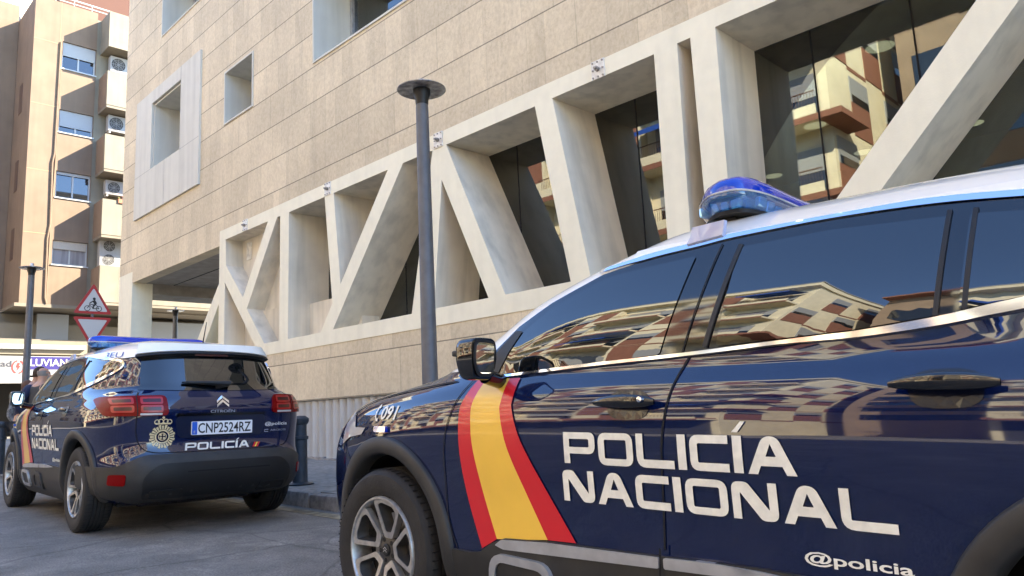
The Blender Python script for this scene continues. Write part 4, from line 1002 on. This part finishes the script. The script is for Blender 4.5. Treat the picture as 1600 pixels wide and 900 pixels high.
# door handles
for (u0, u1, zc, lock) in ((-1.275, -1.515, .984, True), (-2.20, -2.44, 1.014, False)):
    um = (u0 + u1) / 2
    for s in (1, -1):
        P, T = fill([[(um + .082 * math.copysign(abs(cos(2 * pi * q / 28)) ** .7, cos(2 * pi * q / 28)), zc - .004 + .047 * math.copysign(abs(sin(2 * pi * q / 28)) ** .7, sin(2 * pi * q / 28))) for q in range(28)]], .02)
        cup = link_mesh('handle_recess', [side_pt(p[0], p[1], .003, s) for p in P], T, mat('recess_dark', (0.002, 0.003, 0.008), 0.25, coat=.4), car)  # flat patch; the cup's shade is put in as near-black colour
        n = 18; V = []; F = []; m_ = 12
        for i in range(n + 1):
            t = i / n; uu = u0 + (u1 - u0) * t; e = sin(pi * min(max(t, .02), .98)) ** .35
            hh = .0195 * e * (1 + .25 * t); dd = .012 * e; oc = .030 + .012 * sin(pi * t)
            base = side_pt(uu, zc, 0, s); nrm = (side_pt(uu, zc, 1, s) - base)
            for k in range(m_):
                a = 2 * pi * k / m_; V.append(base + nrm * (oc + dd * cos(a)) + Vector((0, 0, hh * sin(a))))
        for i in range(n):
            for k in range(m_): F.append((i * m_ + k, i * m_ + (k + 1) % m_, (i + 1) * m_ + (k + 1) % m_, (i + 1) * m_ + k))
        h = link_mesh('door_handle', V, F, GLOSSBLK, car, True)
        if lock and s == 1:
            base = side_pt(u1 + .038, zc + .003, .052, s); q = MB(); q.lathe([(0, .006), (.009, .005), (.011, -.006)], 'Y', 12, Matrix.Translation(base)); q.build('lock', CHROME, h, True)
# flag bands (left and right)
E1 = smooth_line([(-.618, 1.09), (-.575, 1.0), (-.563, .945), (-.565, .793), (-.597, .629), (-.665, .446)], 5)
E2 = smooth_line([(-.672, 1.09), (-.64, 1.0), (-.635, .945), (-.647, .813), (-.696, .636), (-.752, .490)], 5)
E3 = smooth_line([(-.808, 1.083), (-.802, 1.0), (-.801, .962), (-.839, .828), (-.923, .669), (-1.013, .516)], 5)
E4 = smooth_line([(-.868, 1.083), (-.863, 1.0), (-.866, .970), (-.912, .855), (-1.025, .684), (-1.144, .520)], 5)
side_decal('flag_band_red', [E1 + E2[::-1]], RED, car, .0050, .05)
side_decal('flag_band_yellow', [E2 + E3[::-1]], YEL, car, .0051, .05)
side_decal('flag_band_red', [E3 + E4[::-1]], RED, car, .0050, .05)
def side_word(name, s, u0, z0, h, total, m, slant=0.0):
    for sd in (1, -1):
        mb = MB()
        for lps in word(s, 0, z0, h, total, slant):
            L2 = [[((u0 - p[0]) if sd > 0 else (u0 - total + p[0]), p[1]) for p in lp] for lp in lps]
            P, T = fill(L2, .05); mb.add([side_pt(p[0], p[1], .0055, sd) for p in P], T)
        o = link_mesh(name, mb.v, mb.f, m, car); auto_smooth(o, 50)
side_word('lettering', 'POLICÍA', -1.122, .787, .104, .824, LETTER)
side_word('lettering', 'NACIONAL', -1.106, .660, .104, 1.080, LETTER)
def side_text(name, s, u0, z0, h, wd, m, bold=.01, shear=0.0, dz=0.0, off=.0045):
    V, F = text_fit(s, 0, wd, 0, h, bold, shear)
    bm = bmesh.new(); vs = [bm.verts.new((v[0], v[1], 0)) for v in V]
    for f in F:
        try: bm.faces.new([vs[i] for i in f])
        except ValueError: pass
    bmesh.ops.triangulate(bm, faces=bm.faces[:])
    V = [(v.co.x, v.co.y) for v in bm.verts]; bm.verts.index_update(); F = [[v.index for v in f.verts] for f in bm.faces]; bm.free()
    mb = MB(); mb.add([side_pt(u0 - v[0], z0 + v[1] + dz * v[0], off, 1) for v in V], F)
    return link_mesh(name, mb.v, mb.f, m, car)
side_text('small_lettering', '@policia', -1.94, .556, .038, .27, LETTER, .02)
side_text('number_lettering', '091', .035, .925, .062, .15, LETTER, .02, .28)
side_decal('phone_symbol', [ribbon([(.060, .985), (.075, .978), (.088, .955), (.088, .940), (.076, .924), (.062, .926)], [.018, .010, .011, .011, .010, .018])], LETTER, car, .0045, .03, sides=(1,))
side_decal('roof_side', [[(-1.30, 1.526), (-1.30, 1.478), (-1.4, 1.487), (-1.58, 1.498), (-1.71, 1.507), (-2.01, 1.512), (-2.29, 1.502), (-2.45, 1.488), (-2.60, 1.476), (-2.82, 1.460), (-3.0, 1.448), (-3.10, 1.455), (-3.15, 1.49), (-3.15, 1.526)]], WHITE, car, .006, .03)
side_text('roof_number', '3EU', -2.66, 1.468, .046, .30, mat('roof_number_blue', (0.02, 0.06, 0.3), 0.4), .0, -.2, -.04, off=.009)
o = side_decal('side_repeater', [rounded([(.07, .870), (-.035, .870), (-.035, .896), (.07, .896)], .004, 2)], BLUELENS, car, .014, .03, thick=.014)
# mirrors
def car_mirror(s):
    c = Vector((-.79, s * 1.015, 1.157)); V = []; F = []; nu, nv = 26, 16
    for i in range(nv + 1):
        b = -pi / 2 + pi * i / nv
        for k in range(nu):
            a = 2 * pi * k / nu
            x = cos(b) * cos(a); yv = cos(b) * sin(a); zv = sin(b)
            e = .42
            X = math.copysign(abs(x) ** e, x); Y = math.copysign(abs(yv) ** e, yv); Z = math.copysign(abs(zv) ** e, zv)
            X = max(X, -.55) # flat rear face carries the glass
            taper = 1 - .18 * max(0, -Z)
            V.append(c + Vector((X * .068 * taper, s * Y * .064 * taper, Z * .078)))
    for i in range(nv):
        for k in range(nu): F.append((i * nu + k, i * nu + (k + 1) % nu, (i + 1) * nu + (k + 1) % nu, (i + 1) * nu + k))
    h = link_mesh('wing_mirror', V, F, GLOSSBLK, car); auto_smooth(h, 40)
    def gp(p, d): return c + Vector((-.0395 - .002 - d, s * p[0], p[1]))
    MB().prism([rounded([(-.047, .056), (.041, .060), (.049, -.01), (.032, -.056), (-.036, -.054)], .022)], gp, .004).build('mirror_glass', MIRROR, h)
    MB().prism([rounded([(-.055, .066), (.050, .070), (.058, -.01), (.038, -.067), (-.044, -.065)], .026)], lambda p, d: c + Vector((-.0385 - d, s * p[0], p[1])), .003).build('mirror_bezel', DPLASTIC, h)
    MB().tube([c + Vector((.01, -s * .05, -.06)), c + Vector((.02, -s * .12, -.08)), c + Vector((.03, -s * .18, -.085))], [.032, .028, .03], 12).build('mirror_arm', GLOSSBLK, h, True)
    MB().bbox((c.x + .04, c.y + s * .045 - .012, c.z + .012), (c.x + .082, c.y + s * .045 + .012, c.z + .034), .006).build('kerb_lamp', DPLASTIC, h, True)
    MB().bbox((c.x + .040, c.y + s * .010 - .038, c.z + .008), (c.x + .0695, c.y + s * .010 + .038, c.z + .028), .008).build('indicator_lens', CLEAR, h, True)
for s in (1, -1): car_mirror(s)
side_decal('mirror_triangle', [[(-.625, 1.105), (-.735, 1.10), (-.835, 1.262), (-.79, 1.265)]], DPLASTIC, car, .0115, .05)

# wheels
def make_wheel(cu, s):
    Wm = Matrix.Translation((cu, s * .785, .355))
    # tyre
    R0 = .355; prof = [(.232, .085), (.240, .103), (.262, .113), (.300, .117), (.328, .112), (.342, .100), (.350, .086)]
    for y in (.060, .030, .0, -.030, -.060): prof += [(R0 - .001, y + .013), (R0, y + .011 - .003), (R0, y - .006), (R0 - .009, y - .0075), (R0 - .009, y - .0135)] if y > -.06 else [(R0, y + .008), (R0 - .001, y - .010)]
    prof += [(.350, -.086), (.342, -.100), (.328, -.112), (.300, -.117), (.262, -.113), (.240, -.103), (.232, -.085)]
    prof = [(r, y * s) for r, y in prof]
    wh = MB().lathe(prof, 'Y', 72, Wm).build('wheel', RUBBER, car); auto_smooth(wh, 28)
    # tread blocks on the shoulders
    mb = MB()
    for q in range(64):
        a = 2 * pi * q / 64
        Mt = Wm @ Matrix.Rotation(a, 4, 'Y')
        for sg_ in (1, -1): mb.box((-.0022, sg_ * .070 - .017, .3515), (.0022, sg_ * .070 + .030, .3548), Mt)
    mb.build('tread_groove', BLACK, wh)
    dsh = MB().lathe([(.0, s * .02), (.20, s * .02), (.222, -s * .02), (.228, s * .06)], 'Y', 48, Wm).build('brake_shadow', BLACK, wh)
    MB().lathe([(.06, s * .026), (.155, s * .026), (.155, s * .021)], 'Y', 40, Wm).build('brake_disc', mat('brake_disc', (0.25, 0.24, 0.23), 0.35, 0.9), wh)
    MB().lathe([(.236, s * .100), (.231, s * .112), (.224, s * .112), (.219, s * .104), (.217, s * .05), (.222, -s * .08)], 'Y', 64, Wm).build('rim', ALLOY, wh, True)
    dk = MB()
    for q in range(5):
        a0 = radians(100 + 72 * q) ; 
        Mr = Matrix.Rotation(-(a0 - pi / 2), 4, 'Y') if False else Matrix.Rotation((pi / 2 - a0), 4, 'Y')
        O = rounded([(-.040, .060), (.020, .050), (.098, .196), (.050, .222), (-.050, .222), (-.098, .196)], [.012, .012, .02, .02, .02, .02], 4)
        I = rounded([(-.030, .086), (.012, .078), (.070, .188), (.040, .203), (-.040, .203), (-.074, .180)], [.01, .01, .014, .01, .01, .02], 4)
        def to3(p, d, Mr=Mr, dip=1):
            rr = sqrt(p[0] ** 2 + p[1] ** 2)
            return Wm @ (Mr @ Vector((p[0] * (1), s * (.070 + .034 * (rr / .222) - d), p[1])))
        mb = MB().prism([O, I], to3, .030, .03); sp_ = mb.build('spoke', ALLOY, wh, True)
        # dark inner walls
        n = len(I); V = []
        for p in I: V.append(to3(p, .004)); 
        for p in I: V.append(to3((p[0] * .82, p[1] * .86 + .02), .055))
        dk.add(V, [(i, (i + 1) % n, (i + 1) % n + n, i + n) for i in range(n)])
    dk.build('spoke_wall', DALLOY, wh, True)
    MB().lathe([(0, s * .074), (.058, s * .074), (.070, s * .068), (.078, s * .04)], 'Y', 30, Wm).build('hub', DALLOY, wh, True)
    MB().lathe([(0, s * .084), (.022, s * .084), (.027, s * .080), (.027, s * .07)], 'Y', 24, Wm).build('hub_cap', DPLASTIC, wh, True)
    for q in range(5):
        a = radians(64 + 72 * q); MB().lathe([(0, s * .0755), (.010, s * .0755), (.011, s * .07)], 'Y', 10, Wm @ Matrix.Translation((.046 * cos(a), 0, .046 * sin(a)))).build('wheel_bolt', BLACK, wh)
    mb = MB()
    for q in range(2):
        P, T = fill([ribbon([(-.012, -.008 + q * .011), (0, .002 + q * .011), (.012, -.008 + q * .011)], .004)]); mb.add([Wm @ Vector((p[0], s * .0855, p[1])) for p in P], T)
    mb.build('hub_emblem', SATIN, wh)
for cu in (0, -2.73):
    for s in (1, -1): make_wheel(cu, s)

# ---- rear of the car
def rb_top(t):   # black bumper's upper edge over the run from the left wheel round the rear to the right
    a = abs(t - .5) * 2
    if a < .50: return .640
    if a < .74: k = (a - .50) / .24; return .640 - .085 * (3 * k * k - 2 * k ** 3)
    return .555
ang_patch('rear_bumper', 116.5, 243.5, .21, .6, PLASTIC, car, .016, 70, 10, thick=.03, zf0=lambda t: .272 + .11 * max(0, abs(t - .5) * 2 - .6) / .4, zf1=rb_top)
rear_decal('bumper_panel', [rounded([(-.60, .315), (-.62, .47), (-.52, .57), (.52, .57), (.62, .47), (.60, .315)], [.02, .06, .06, .06, .06, .02])], DPLASTIC, car, .024, .06, thick=.012)
rear_decal('bumper_slot', [[(-.40, .505), (.30, .505), (.30, .495), (-.40, .495)]], BLACK, car, .026, .08)
for s in (1, -1):
    rear_decal('exhaust_trim', [rounded([(s * .31, .315), (s * .56, .325), (s * .56, .375), (s * .33, .378)], .015)], BLACK, car, .030, .08, thick=.01)
    rear_decal('rear_reflector', [rounded([(s * .715, .415), (s * .80, .42), (s * .80, .50), (s * .715, .50)], .015)], LIGHTRED, car, .024, .03, thick=.012)
# tailgate seam and plate recess
TG = smooth_line([(.60, 1.16), (.655, 1.10), (.665, .95), (.66, .80), (.62, .70), (.54, .662), (.40, .655), (0, .655), (-.40, .655), (-.54, .662), (-.62, .70), (-.66, .80), (-.665, .95), (-.655, 1.10), (-.60, 1.16)], 4)
rear_decal('tailgate_seam', [ribbon(TG, .007)], BLACK, car, .0035, .05)
rear_decal('plate_recess', [rounded([(-.36, .765), (.36, .765), (.39, .945), (-.39, .945)], .05)], mat('recess_navy', (0.004, 0.008, 0.03), 0.3, coat=0.6), car, .005, .08)
rear_decal('plate_recess_lip', [rounded([(-.39, .945), (.39, .945), (.38, .968), (-.38, .968)], .01)], GLOSSBLK, car, .012, .08, thick=.01)
# tail lights
def tail(s):
    def P(v, z, off): p = rear_pt(v, z, off); return Vector((p.x, p.y * s, p.z))
    def poly(name, loops, m, off, par, thick=0.0, sp=.035):
        mb = MB(); Pp, T = fill(loops, sp); mb.add([P(p[0], p[1], off) for p in Pp], T)
        if thick:
            for lp in loops:
                q = densify(lp, sp); n = len(q); mb.add([P(p[0], p[1], off) for p in q] + [P(p[0], p[1], off - thick) for p in q], [(i, (i + 1) % n, (i + 1) % n + n, i + n) for i in range(n)])
        o = link_mesh(name, mb.v, mb.f, m, par); auto_smooth(o, 50); return o
    O = rounded([(.44, .955), (.835, .955), (.858, 1.02), (.845, 1.105), (.46, 1.105)], [.04, .03, .03, .03, .03])
    hs = poly('tail_light', [O], LIGHTRED, .020, car, .022)
    for (a, b) in ((.485, .635), (.675, .800)):
        for zc in (1.008, 1.068):
            o_ = rounded([(a, zc - .026), (b, zc - .026), (b, zc + .026), (a, zc + .026)], .014); i_ = rounded([(a + .014, zc - .013), (b - .014, zc - .013), (b - .014, zc + .013), (a + .014, zc + .013)], .007)
            poly('tube_ring', [o_, i_], BRIGHTRED, .0225, hs); poly('tube_core', [i_], DARKRED, .0223, hs)
    poly('lens_gap', [[(.653, .956), (.659, .956), (.659, 1.104), (.653, 1.104)]], BLACK, .0225, hs)
    poly('reversing_lens', [rounded([(.49, .960), (.64, .960), (.64, .975), (.49, .975)], .006, 3)], CLEAR, .0225, hs)
for s in (1, -1): tail(s)
# rear window and spoiler
ang_patch('rear_window', 137.5, 222.5, 1.155, 1.475, BGLASS, car, .004, 36, 10, zf0=lambda t: 1.155 + .012 * abs(2 * t - 1) ** 3, zf1=lambda t: 1.475)
ang_patch('spoiler', 136.5, 223.5, 1.455, 1.53, WHITE, car, .050, 40, 6, thick=.06, zf0=lambda t: 1.484 - .030 * abs(2 * t - 1) ** 3, zf1=lambda t: 1.545)
ang_patch('spoiler_underside', 136, 224, 1.45, 1.475, DPLASTIC, car, .042, 40, 3, thick=.05, zf0=lambda t: 1.462 - .03 * abs(2 * t - 1) ** 3, zf1=lambda t: 1.482 - .03 * abs(2 * t - 1) ** 3)
mb = MB(); P, T = fill([rounded([(-.155, .0), (.155, .0), (.135, .020), (-.135, .020)], .004, 2)]); mb.add([(rear_u(0, 1.5) - .052, p[0], 1.464 + p[1]) for p in P], T); mb.build('brake_light', DARKRED, car)
V = []
mb = MB(); mb.tube([rear_pt(.02, 1.175, .02), rear_pt(-.10, 1.195, .03), rear_pt(.10, 1.205, .03), rear_pt(.30, 1.215, .02)], [.02, .028, .018, .008], 10); mb.build('rear_wiper', DPLASTIC, car, True)
# badges, lettering
def rear_polys(name, polys, m, off, par=car, sp=.1):
    mb = MB()
    for lps in polys:
        P, T = fill(lps, sp); mb.add([rear_pt(-p[0], p[1], off) for p in P], T)
    return link_mesh(name, mb.v, mb.f, m, par)
rear_polys('chevron_badge', [[[(-.052, 1.010 + k), (0, 1.052 + k), (.052, 1.010 + k), (.052, 1.030 + k), (0, 1.074 + k), (-.052, 1.030 + k)]] for k in (0, .033)], CHROME, .010)
def rear_text(name, s, x0, x1, z0, h, m, off=.008, bold=.0, shear=0.0):
    V, F = text_fit(s, x0, x1, z0, h, bold, shear); return link_mesh(name, [rear_pt(-v[0], v[1], off) for v in V], F, m, car)
rear_text('maker_lettering', 'CITROËN', -.105, .105, .966, .030, SATIN, bold=.012)
rear_polys('lettering', word('POLICÍA', -.305, .664, .060, .545, .12), LETTER, .006)
for k, m_ in enumerate((RED, YEL, RED)): rear_polys('flag_slash', [[[(.270 + k * .018, .664), (.285 + k * .018, .664), (.307 + k * .018, .704), (.292 + k * .018, .704)]]], m_, .006)
rear_text('small_lettering', '@policia', .385, .61, .836, .038, LETTER, bold=.008)
rear_text('model_lettering', 'AIRCROSS', .44, .60, .793, .016, SATIN, bold=.01)
rear_polys('model_emblem', [[ribbon([(.42, .808), (.385, .808), (.385, .790), (.42, .790)], .005)]], SATIN, .007)
# force emblem: crown above a ring of rays
cx, cz = -.478, .785
pl = []
for k in range(24):
    a = 2 * pi * k / 24; w0, w1, r0, r1 = .0045, .0095, .058, (.096 if k % 2 else .088)
    c, s_ = cos(a), sin(a); pl.append([[(cx + r0 * c - w0 * s_, cz + r0 * s_ + w0 * c), (cx + r1 * c - w1 * s_, cz + r1 * s_ + w1 * c), (cx + r1 * c + w1 * s_, cz + r1 * s_ - w1 * c), (cx + r0 * c + w0 * s_, cz + r0 * s_ - w0 * c)]])
def circ(x, y, r, n=20): return [(x + r * cos(2 * pi * k / n), y + r * sin(2 * pi * k / n)) for k in range(n)]
pl.append([circ(cx, cz, .056, 28), circ(cx, cz, .045, 28)]); pl.append([circ(cx, cz, .032), circ(cx, cz, .026)])
for a, b in ((-.012, .012), (.012, .012), (-.012, -.010), (.012, -.012)): pl.append([circ(cx + a, cz + b, .009, 8)])
for q in (-.046, -.018, .018, .046): pl.append([circ(cx + q, cz + .125 - abs(q) * .15, .021, 14), circ(cx + q, cz + .125 - abs(q) * .15, .014, 14)])
pl.append([[(cx - .055, cz + .098), (cx + .055, cz + .098), (cx + .060, cz + .110), (cx - .060, cz + .110)]]); pl.append([circ(cx, cz + .152, .010, 10)])
rear_polys('force_emblem', pl, GOLD, .006)

# light bar
def bar_pts(hv, hu, z, n=64, e=3.2):
    out = []
    for k in range(n):
        a = 2 * pi * k / n; c, s_ = cos(a), sin(a); r = 1 / (abs(c) ** e + abs(s_) ** e) ** (1 / e)
        v = hv * s_ * r; bow = -.10 * (abs(v) / hv) ** 2.2
        out.append(Vector((LU + hu * c * r * (1 - .30 * (abs(s_ * r)) ** 4) + bow, v, z)))
    return out
LU = -1.50
def slices(levels, name, m, par, cap=False):
    V = []; F = []; n = 64
    for l in levels: V += bar_pts(*l)
    for i in range(len(levels) - 1):
        for k in range(n): F.append((i * n + k, i * n + (k + 1) % n, (i + 1) * n + (k + 1) % n, (i + 1) * n + k))
    if cap: F.append(tuple((len(levels) - 1) * n + k for k in range(n)))
    o = link_mesh(name, V, F, m, par); auto_smooth(o, 40); return o
lb = slices([(.50, .12, 1.625), (.55, .150, 1.630), (.555, .155, 1.642), (.53, .14, 1.646)], 'light_bar', DPLASTIC, car, True)
slices([(.545, .145, 1.644), (.572, .165, 1.665), (.585, .172, 1.690), (.583, .170, 1.702)], 'clear_lens', CLEARBLUE, lb)
slices([(.583, .170, 1.7025), (.581, .168, 1.722), (.570, .158, 1.743), (.548, .138, 1.758), (.50, .10, 1.768), (.42, .05, 1.772)], 'blue_lens', BLUELENS, lb, True)
slices([(.586, .173, 1.699), (.589, .176, 1.7025), (.586, .173, 1.706)], 'lens_rim', CLEAR, lb)
for k in range(-6, 7):
    v = k * .075; u = LU - .10 * (abs(v) / .585) ** 2.2
    for sg_ in (1, -1): MB().bbox((u + sg_ * .105 - .014, v - .028, 1.655), (u + sg_ * .105 + .014, v + .028, 1.692), .006).build('led_module', LED, lb)
for sg_ in (1, -1):
    for k in (-1, 0, 1): MB().bbox((LU - .075 + k * .035 - .014, sg_ * .515 - .010, 1.657), (LU - .075 + k * .035 + .014, sg_ * .515 + .010, 1.692), .006).build('led_module', LED, lb)
MB().bbox((LU - .13, -.50, 1.648), (LU + .05, .50, 1.700), .02).build('core_housing', mat('bar_core', (0.10, 0.22, 0.40), 0.4, 0.5), lb, True)
MB().bbox((LU - .10, .41, 1.57), (LU + .02, .51, 1.63), .01).build('bar_foot', DPLASTIC, lb, True); MB().bbox((LU - .10, -.51, 1.57), (LU + .02, -.41, 1.63), .01).build('bar_foot', DPLASTIC, lb, True)

# second car: copy of the whole tree, plus what only it shows
far = copy_tree(car)
def pose(o, x, y, z, yaw, pitch, roll):
    f = Vector((sin(yaw) * cos(pitch), cos(yaw) * cos(pitch), sin(pitch)))
    l = Vector((-cos(yaw), sin(yaw), 0)); l = (l * cos(roll) + Vector((0, 0, 1)) * sin(roll)).normalized()
    u = f.cross(l).normalized(); l = u.cross(f)
    o.matrix_world = Matrix(((f.x, l.x, u.x, x), (f.y, l.y, u.y, y), (f.z, l.z, u.z, z), (0, 0, 0, 1)))
pose(car, 2.91, 2.90, 0.0, 0.0, math.atan(.0275), 0.004)
pose(far, 2.967, 9.976, .139, .033, .019, .012)
tag(car, 'nearer navy police car whose lettered side fills the right of the photo', 'police car', 'police cars parked along the kerb')
tag(far, 'farther navy police car seen from behind with its number plate', 'police car', 'police cars parked along the kerb')
# plate and antenna on the far car
def far_rear_poly(name, loops, m, off, par):
    P, T = fill(loops, .06); return link_mesh(name, [rear_pt(-p[0], p[1], off) for p in P], T, m, par)
pz = .842
pl_ = MB().prism([rounded([(-.26, pz - .055), (.26, pz - .055), (.26, pz + .055), (-.26, pz + .055)], .008, 3)], lambda p, d: Vector((rear_u(0, pz) - .022 + d, -p[0], p[1])), .014).build('number_plate', PLATEW, far)
def platept(p, o_=.0232): return Vector((rear_u(0, pz) - o_, -p[0], p[1]))
P, T = fill([rounded([(-.257, pz - .052), (-.215, pz - .052), (-.215, pz + .052), (-.257, pz + .052)], .005, 3)]); link_mesh('plate_band', [platept(p) for p in P], T, BLUEPLATE, pl_)
V, F = text_fit('CNP2524RZ', -.207, .247, pz - .042, .084, .014, 0, 1.0); link_mesh('plate_lettering', [platept(v) for v in V], F, INK, pl_)
V, F = text_fit('E', -.243, -.229, pz - .040, .020, .01); link_mesh('plate_country', [platept(v, .0245) for v in V], F, SIGNW, pl_)
MB().tube([(-2.95, -.05, 1.615), (-3.02, -.05, 1.80)], [.006, .003], 6).build('antenna', BLACK, far, True)

# ------------------------------------------------------------ people beyond the far car
def skin_body(name, J, bones, m, parent, root=0, sub=2):
    me = bpy.data.meshes.new(name); bm = bmesh.new(); ly = bm.verts.layers.skin.verify()
    vs = [bm.verts.new(j[:3]) for j in J]
    for a, b in bones: bm.edges.new((vs[a], vs[b]))
    for i, j in enumerate(J): vs[i][ly].radius = (j[3], j[4] if len(j) > 4 else j[3]); vs[i][ly].use_root = (i == root)
    bm.to_mesh(me); bm.free(); me.update(); me.materials.append(m)
    o = bpy.data.objects.new(name, me); COL.objects.link(o)
    if parent: o.parent = parent
    md = o.modifiers.new('skin', 'SKIN'); md.use_smooth_shade = True
    ms = o.modifiers.new('sub', 'SUBSURF'); ms.levels = sub; ms.render_levels = sub
    return o
SKIN = mat('skin', (0.45, 0.25, 0.17), 0.5)
def person(x, y, rz, label, jacket, hair, H=1.75, lean=0.0, bald=False, patt=None):
    zb = g(y); t = empty('person', (x, y, zb), rz, label, 'person')
    k = H / 1.75; L_ = lean
    def q(x, y, z): # lean forward about the hips
        if z > .95: y = y - (z - .95) * math.tan(L_)
        return (x * k, y * k, z * k)
    J = [q(0, 0, .95) + (.16, .12), q(0, 0, 1.12) + (.15, .105), q(0, 0, 1.32) + (.18, .12), q(0, 0, 1.44) + (.12, .09), q(0, -.01, 1.53) + (.055, .055),
         q(0, -.02, 1.60) + (.07, .08), q(0, -.03, 1.70) + (.078, .095), q(0, -.03, 1.76) + (.05, .06)]
    bones = [(0, 1), (1, 2), (2, 3), (3, 4), (4, 5), (5, 6), (6, 7)]
    for s in (1, -1):
        n = len(J)
        J += [q(s * .20, 0, 1.40) + (.065,), q(s * .25, .02, 1.13) + (.05,), q(s * .19, -.16, .98) + (.038,), q(s * .16, -.24, .98) + (.03, .02)]
        bones += [(3, n), (n, n + 1), (n + 1, n + 2), (n + 2, n + 3)]
        n = len(J)
        J += [q(s * .10, 0, .85) + (.095,), q(s * .11, .0, .48) + (.06,), q(s * .11, .02, .10) + (.042,), q(s * .12, -.14, .04) + (.035,)]
        bones += [(0, n), (n, n + 1), (n + 1, n + 2), (n + 2, n + 3)]
    skin_body('body', J, bones, SKIN, t, 0, 2)
    # jacket
    Jk = [q(0, 0, .88) + (.175, .135), q(0, 0, 1.12) + (.172, .125), q(0, 0, 1.32) + (.198, .138), q(0, 0, 1.45) + (.13, .105), q(0, 0, 1.49) + (.075, .075)]
    bk = [(0, 1), (1, 2), (2, 3), (3, 4)]
    for s in (1, -1):
        n = len(Jk); Jk += [q(s * .20, 0, 1.40) + (.083,), q(s * .255, .02, 1.13) + (.064,), q(s * .20, -.14, .99) + (.05,)]; bk += [(3, n), (n, n + 1), (n + 1, n + 2)]
    skin_body('jacket', Jk, bk, jacket, t, 0, 2)
    Jt = [q(0, 0, .93) + (.165, .125)]; bt = []
    for s in (1, -1):
        n = len(Jt); Jt += [q(s * .10, 0, .82) + (.108,), q(s * .11, .0, .48) + (.075,), q(s * .11, .02, .10) + (.06,)]; bt += [(0, n), (n, n + 1), (n + 1, n + 2)]
    skin_body('trousers', Jt, bt, mat('trousers_dark', (0.03, 0.032, 0.04), 0.85), t, 0, 2)
    hc = Vector(q(0, -.03, 1.68))
    if bald:
        mb = MB(); 
        for a in range(40):
            an = radians(20 + 140 * (a / 39)); 
        V = []; F = []; 
        for i in range(7):
            b = -.55 + i * .13
            for j in range(15):
                an = radians(-15 + 210 * j / 14); V.append(hc + Vector((.086 * cos(an) * cos(b), .098 * sin(an) * cos(b) + .004, .115 * sin(b) + .0)))
        for i in range(6):
            for j in range(14): F.append((i * 15 + j, i * 15 + j + 1, (i + 1) * 15 + j + 1, (i + 1) * 15 + j))
        link_mesh('hair', V, F, hair, t, True)
    else:
        V = []; F = []
        for i in range(12):
            b = -.5 + i * (.5 + pi / 2) / 11
            for j in range(24):
                an = 2 * pi * j / 24; fr = max(0, -sin(an)); bb = max(b, -.5 + fr * .95)
                jit = 1 + random.uniform(-.03, .03)
                V.append(hc + Vector((.093 * cos(an) * cos(bb) * jit, .108 * sin(an) * cos(bb) * jit + .006, .122 * sin(bb) + .008)))
        for i in range(11):
            for j in range(24): F.append((i * 24 + j, i * 24 + (j + 1) % 24, (i + 1) * 24 + (j + 1) % 24, (i + 1) * 24 + j))
        link_mesh('hair', V, F, hair, t, True)
    # face: nose, eyes, ears
    fm = MB(); fm.tube([hc + Vector((0, -.088, .02)), hc + Vector((0, -.108, -.015)), hc + Vector((0, -.092, -.022))], [.008, .013, .008], 6)
    for s in (1, -1): fm.lathe([(0, -.006), (.018, -.004), (.02, .004), (0, .006)], 'X', 8, Matrix.Translation(hc + Vector((s * .082, .0, -.005))))
    fm.build('face_features', SKIN, t, True)
    em = MB()
    for s in (1, -1): em.bbox((hc.x + s * .03 - .012, hc.y - .088, hc.z + .012), (hc.x + s * .03 + .012, hc.y - .078, hc.z + .022), .003)
    em.bbox((hc.x - .02, hc.y - .086, hc.z - .048), (hc.x + .02, hc.y - .078, hc.z - .042), .002); em.build('eyes_and_mouth', mat('eye_dark', (0.04, 0.02, 0.02), 0.5), t)
    return t
person(3.17, 14.75, radians(60), 'dark haired person in a navy jacket bending forward beyond the far police car', mat('navy_jacket', (0.012, 0.018, 0.05), 0.85), mat('hair_brown', (0.035, 0.02, 0.012), 0.8), 1.74, radians(18))
person(3.33, 14.40, radians(110), 'balding person in a dark grey jacket standing between two others beyond the far police car', mat('charcoal_jacket', (0.045, 0.045, 0.045), 0.85), mat('hair_grey', (0.22, 0.20, 0.18), 0.8), 1.76, radians(4), bald=True)
person(3.66, 15.2, radians(170), 'balding person mostly hidden by the windscreen pillar of the far police car', mat('beige_jacket', (0.25, 0.22, 0.18), 0.85), mat('hair_grey', (0.22, 0.20, 0.18), 0.8), 1.70, radians(4), bald=True)
person(3.33, 15.3, radians(20), 'brown haired person in a patterned grey top behind the far car mirror', mat('patterned_top', (0.16, 0.17, 0.18), 0.85, noise=0.9, nscale=22), mat('hair_auburn', (0.10, 0.045, 0.025), 0.8), 1.53, radians(6))
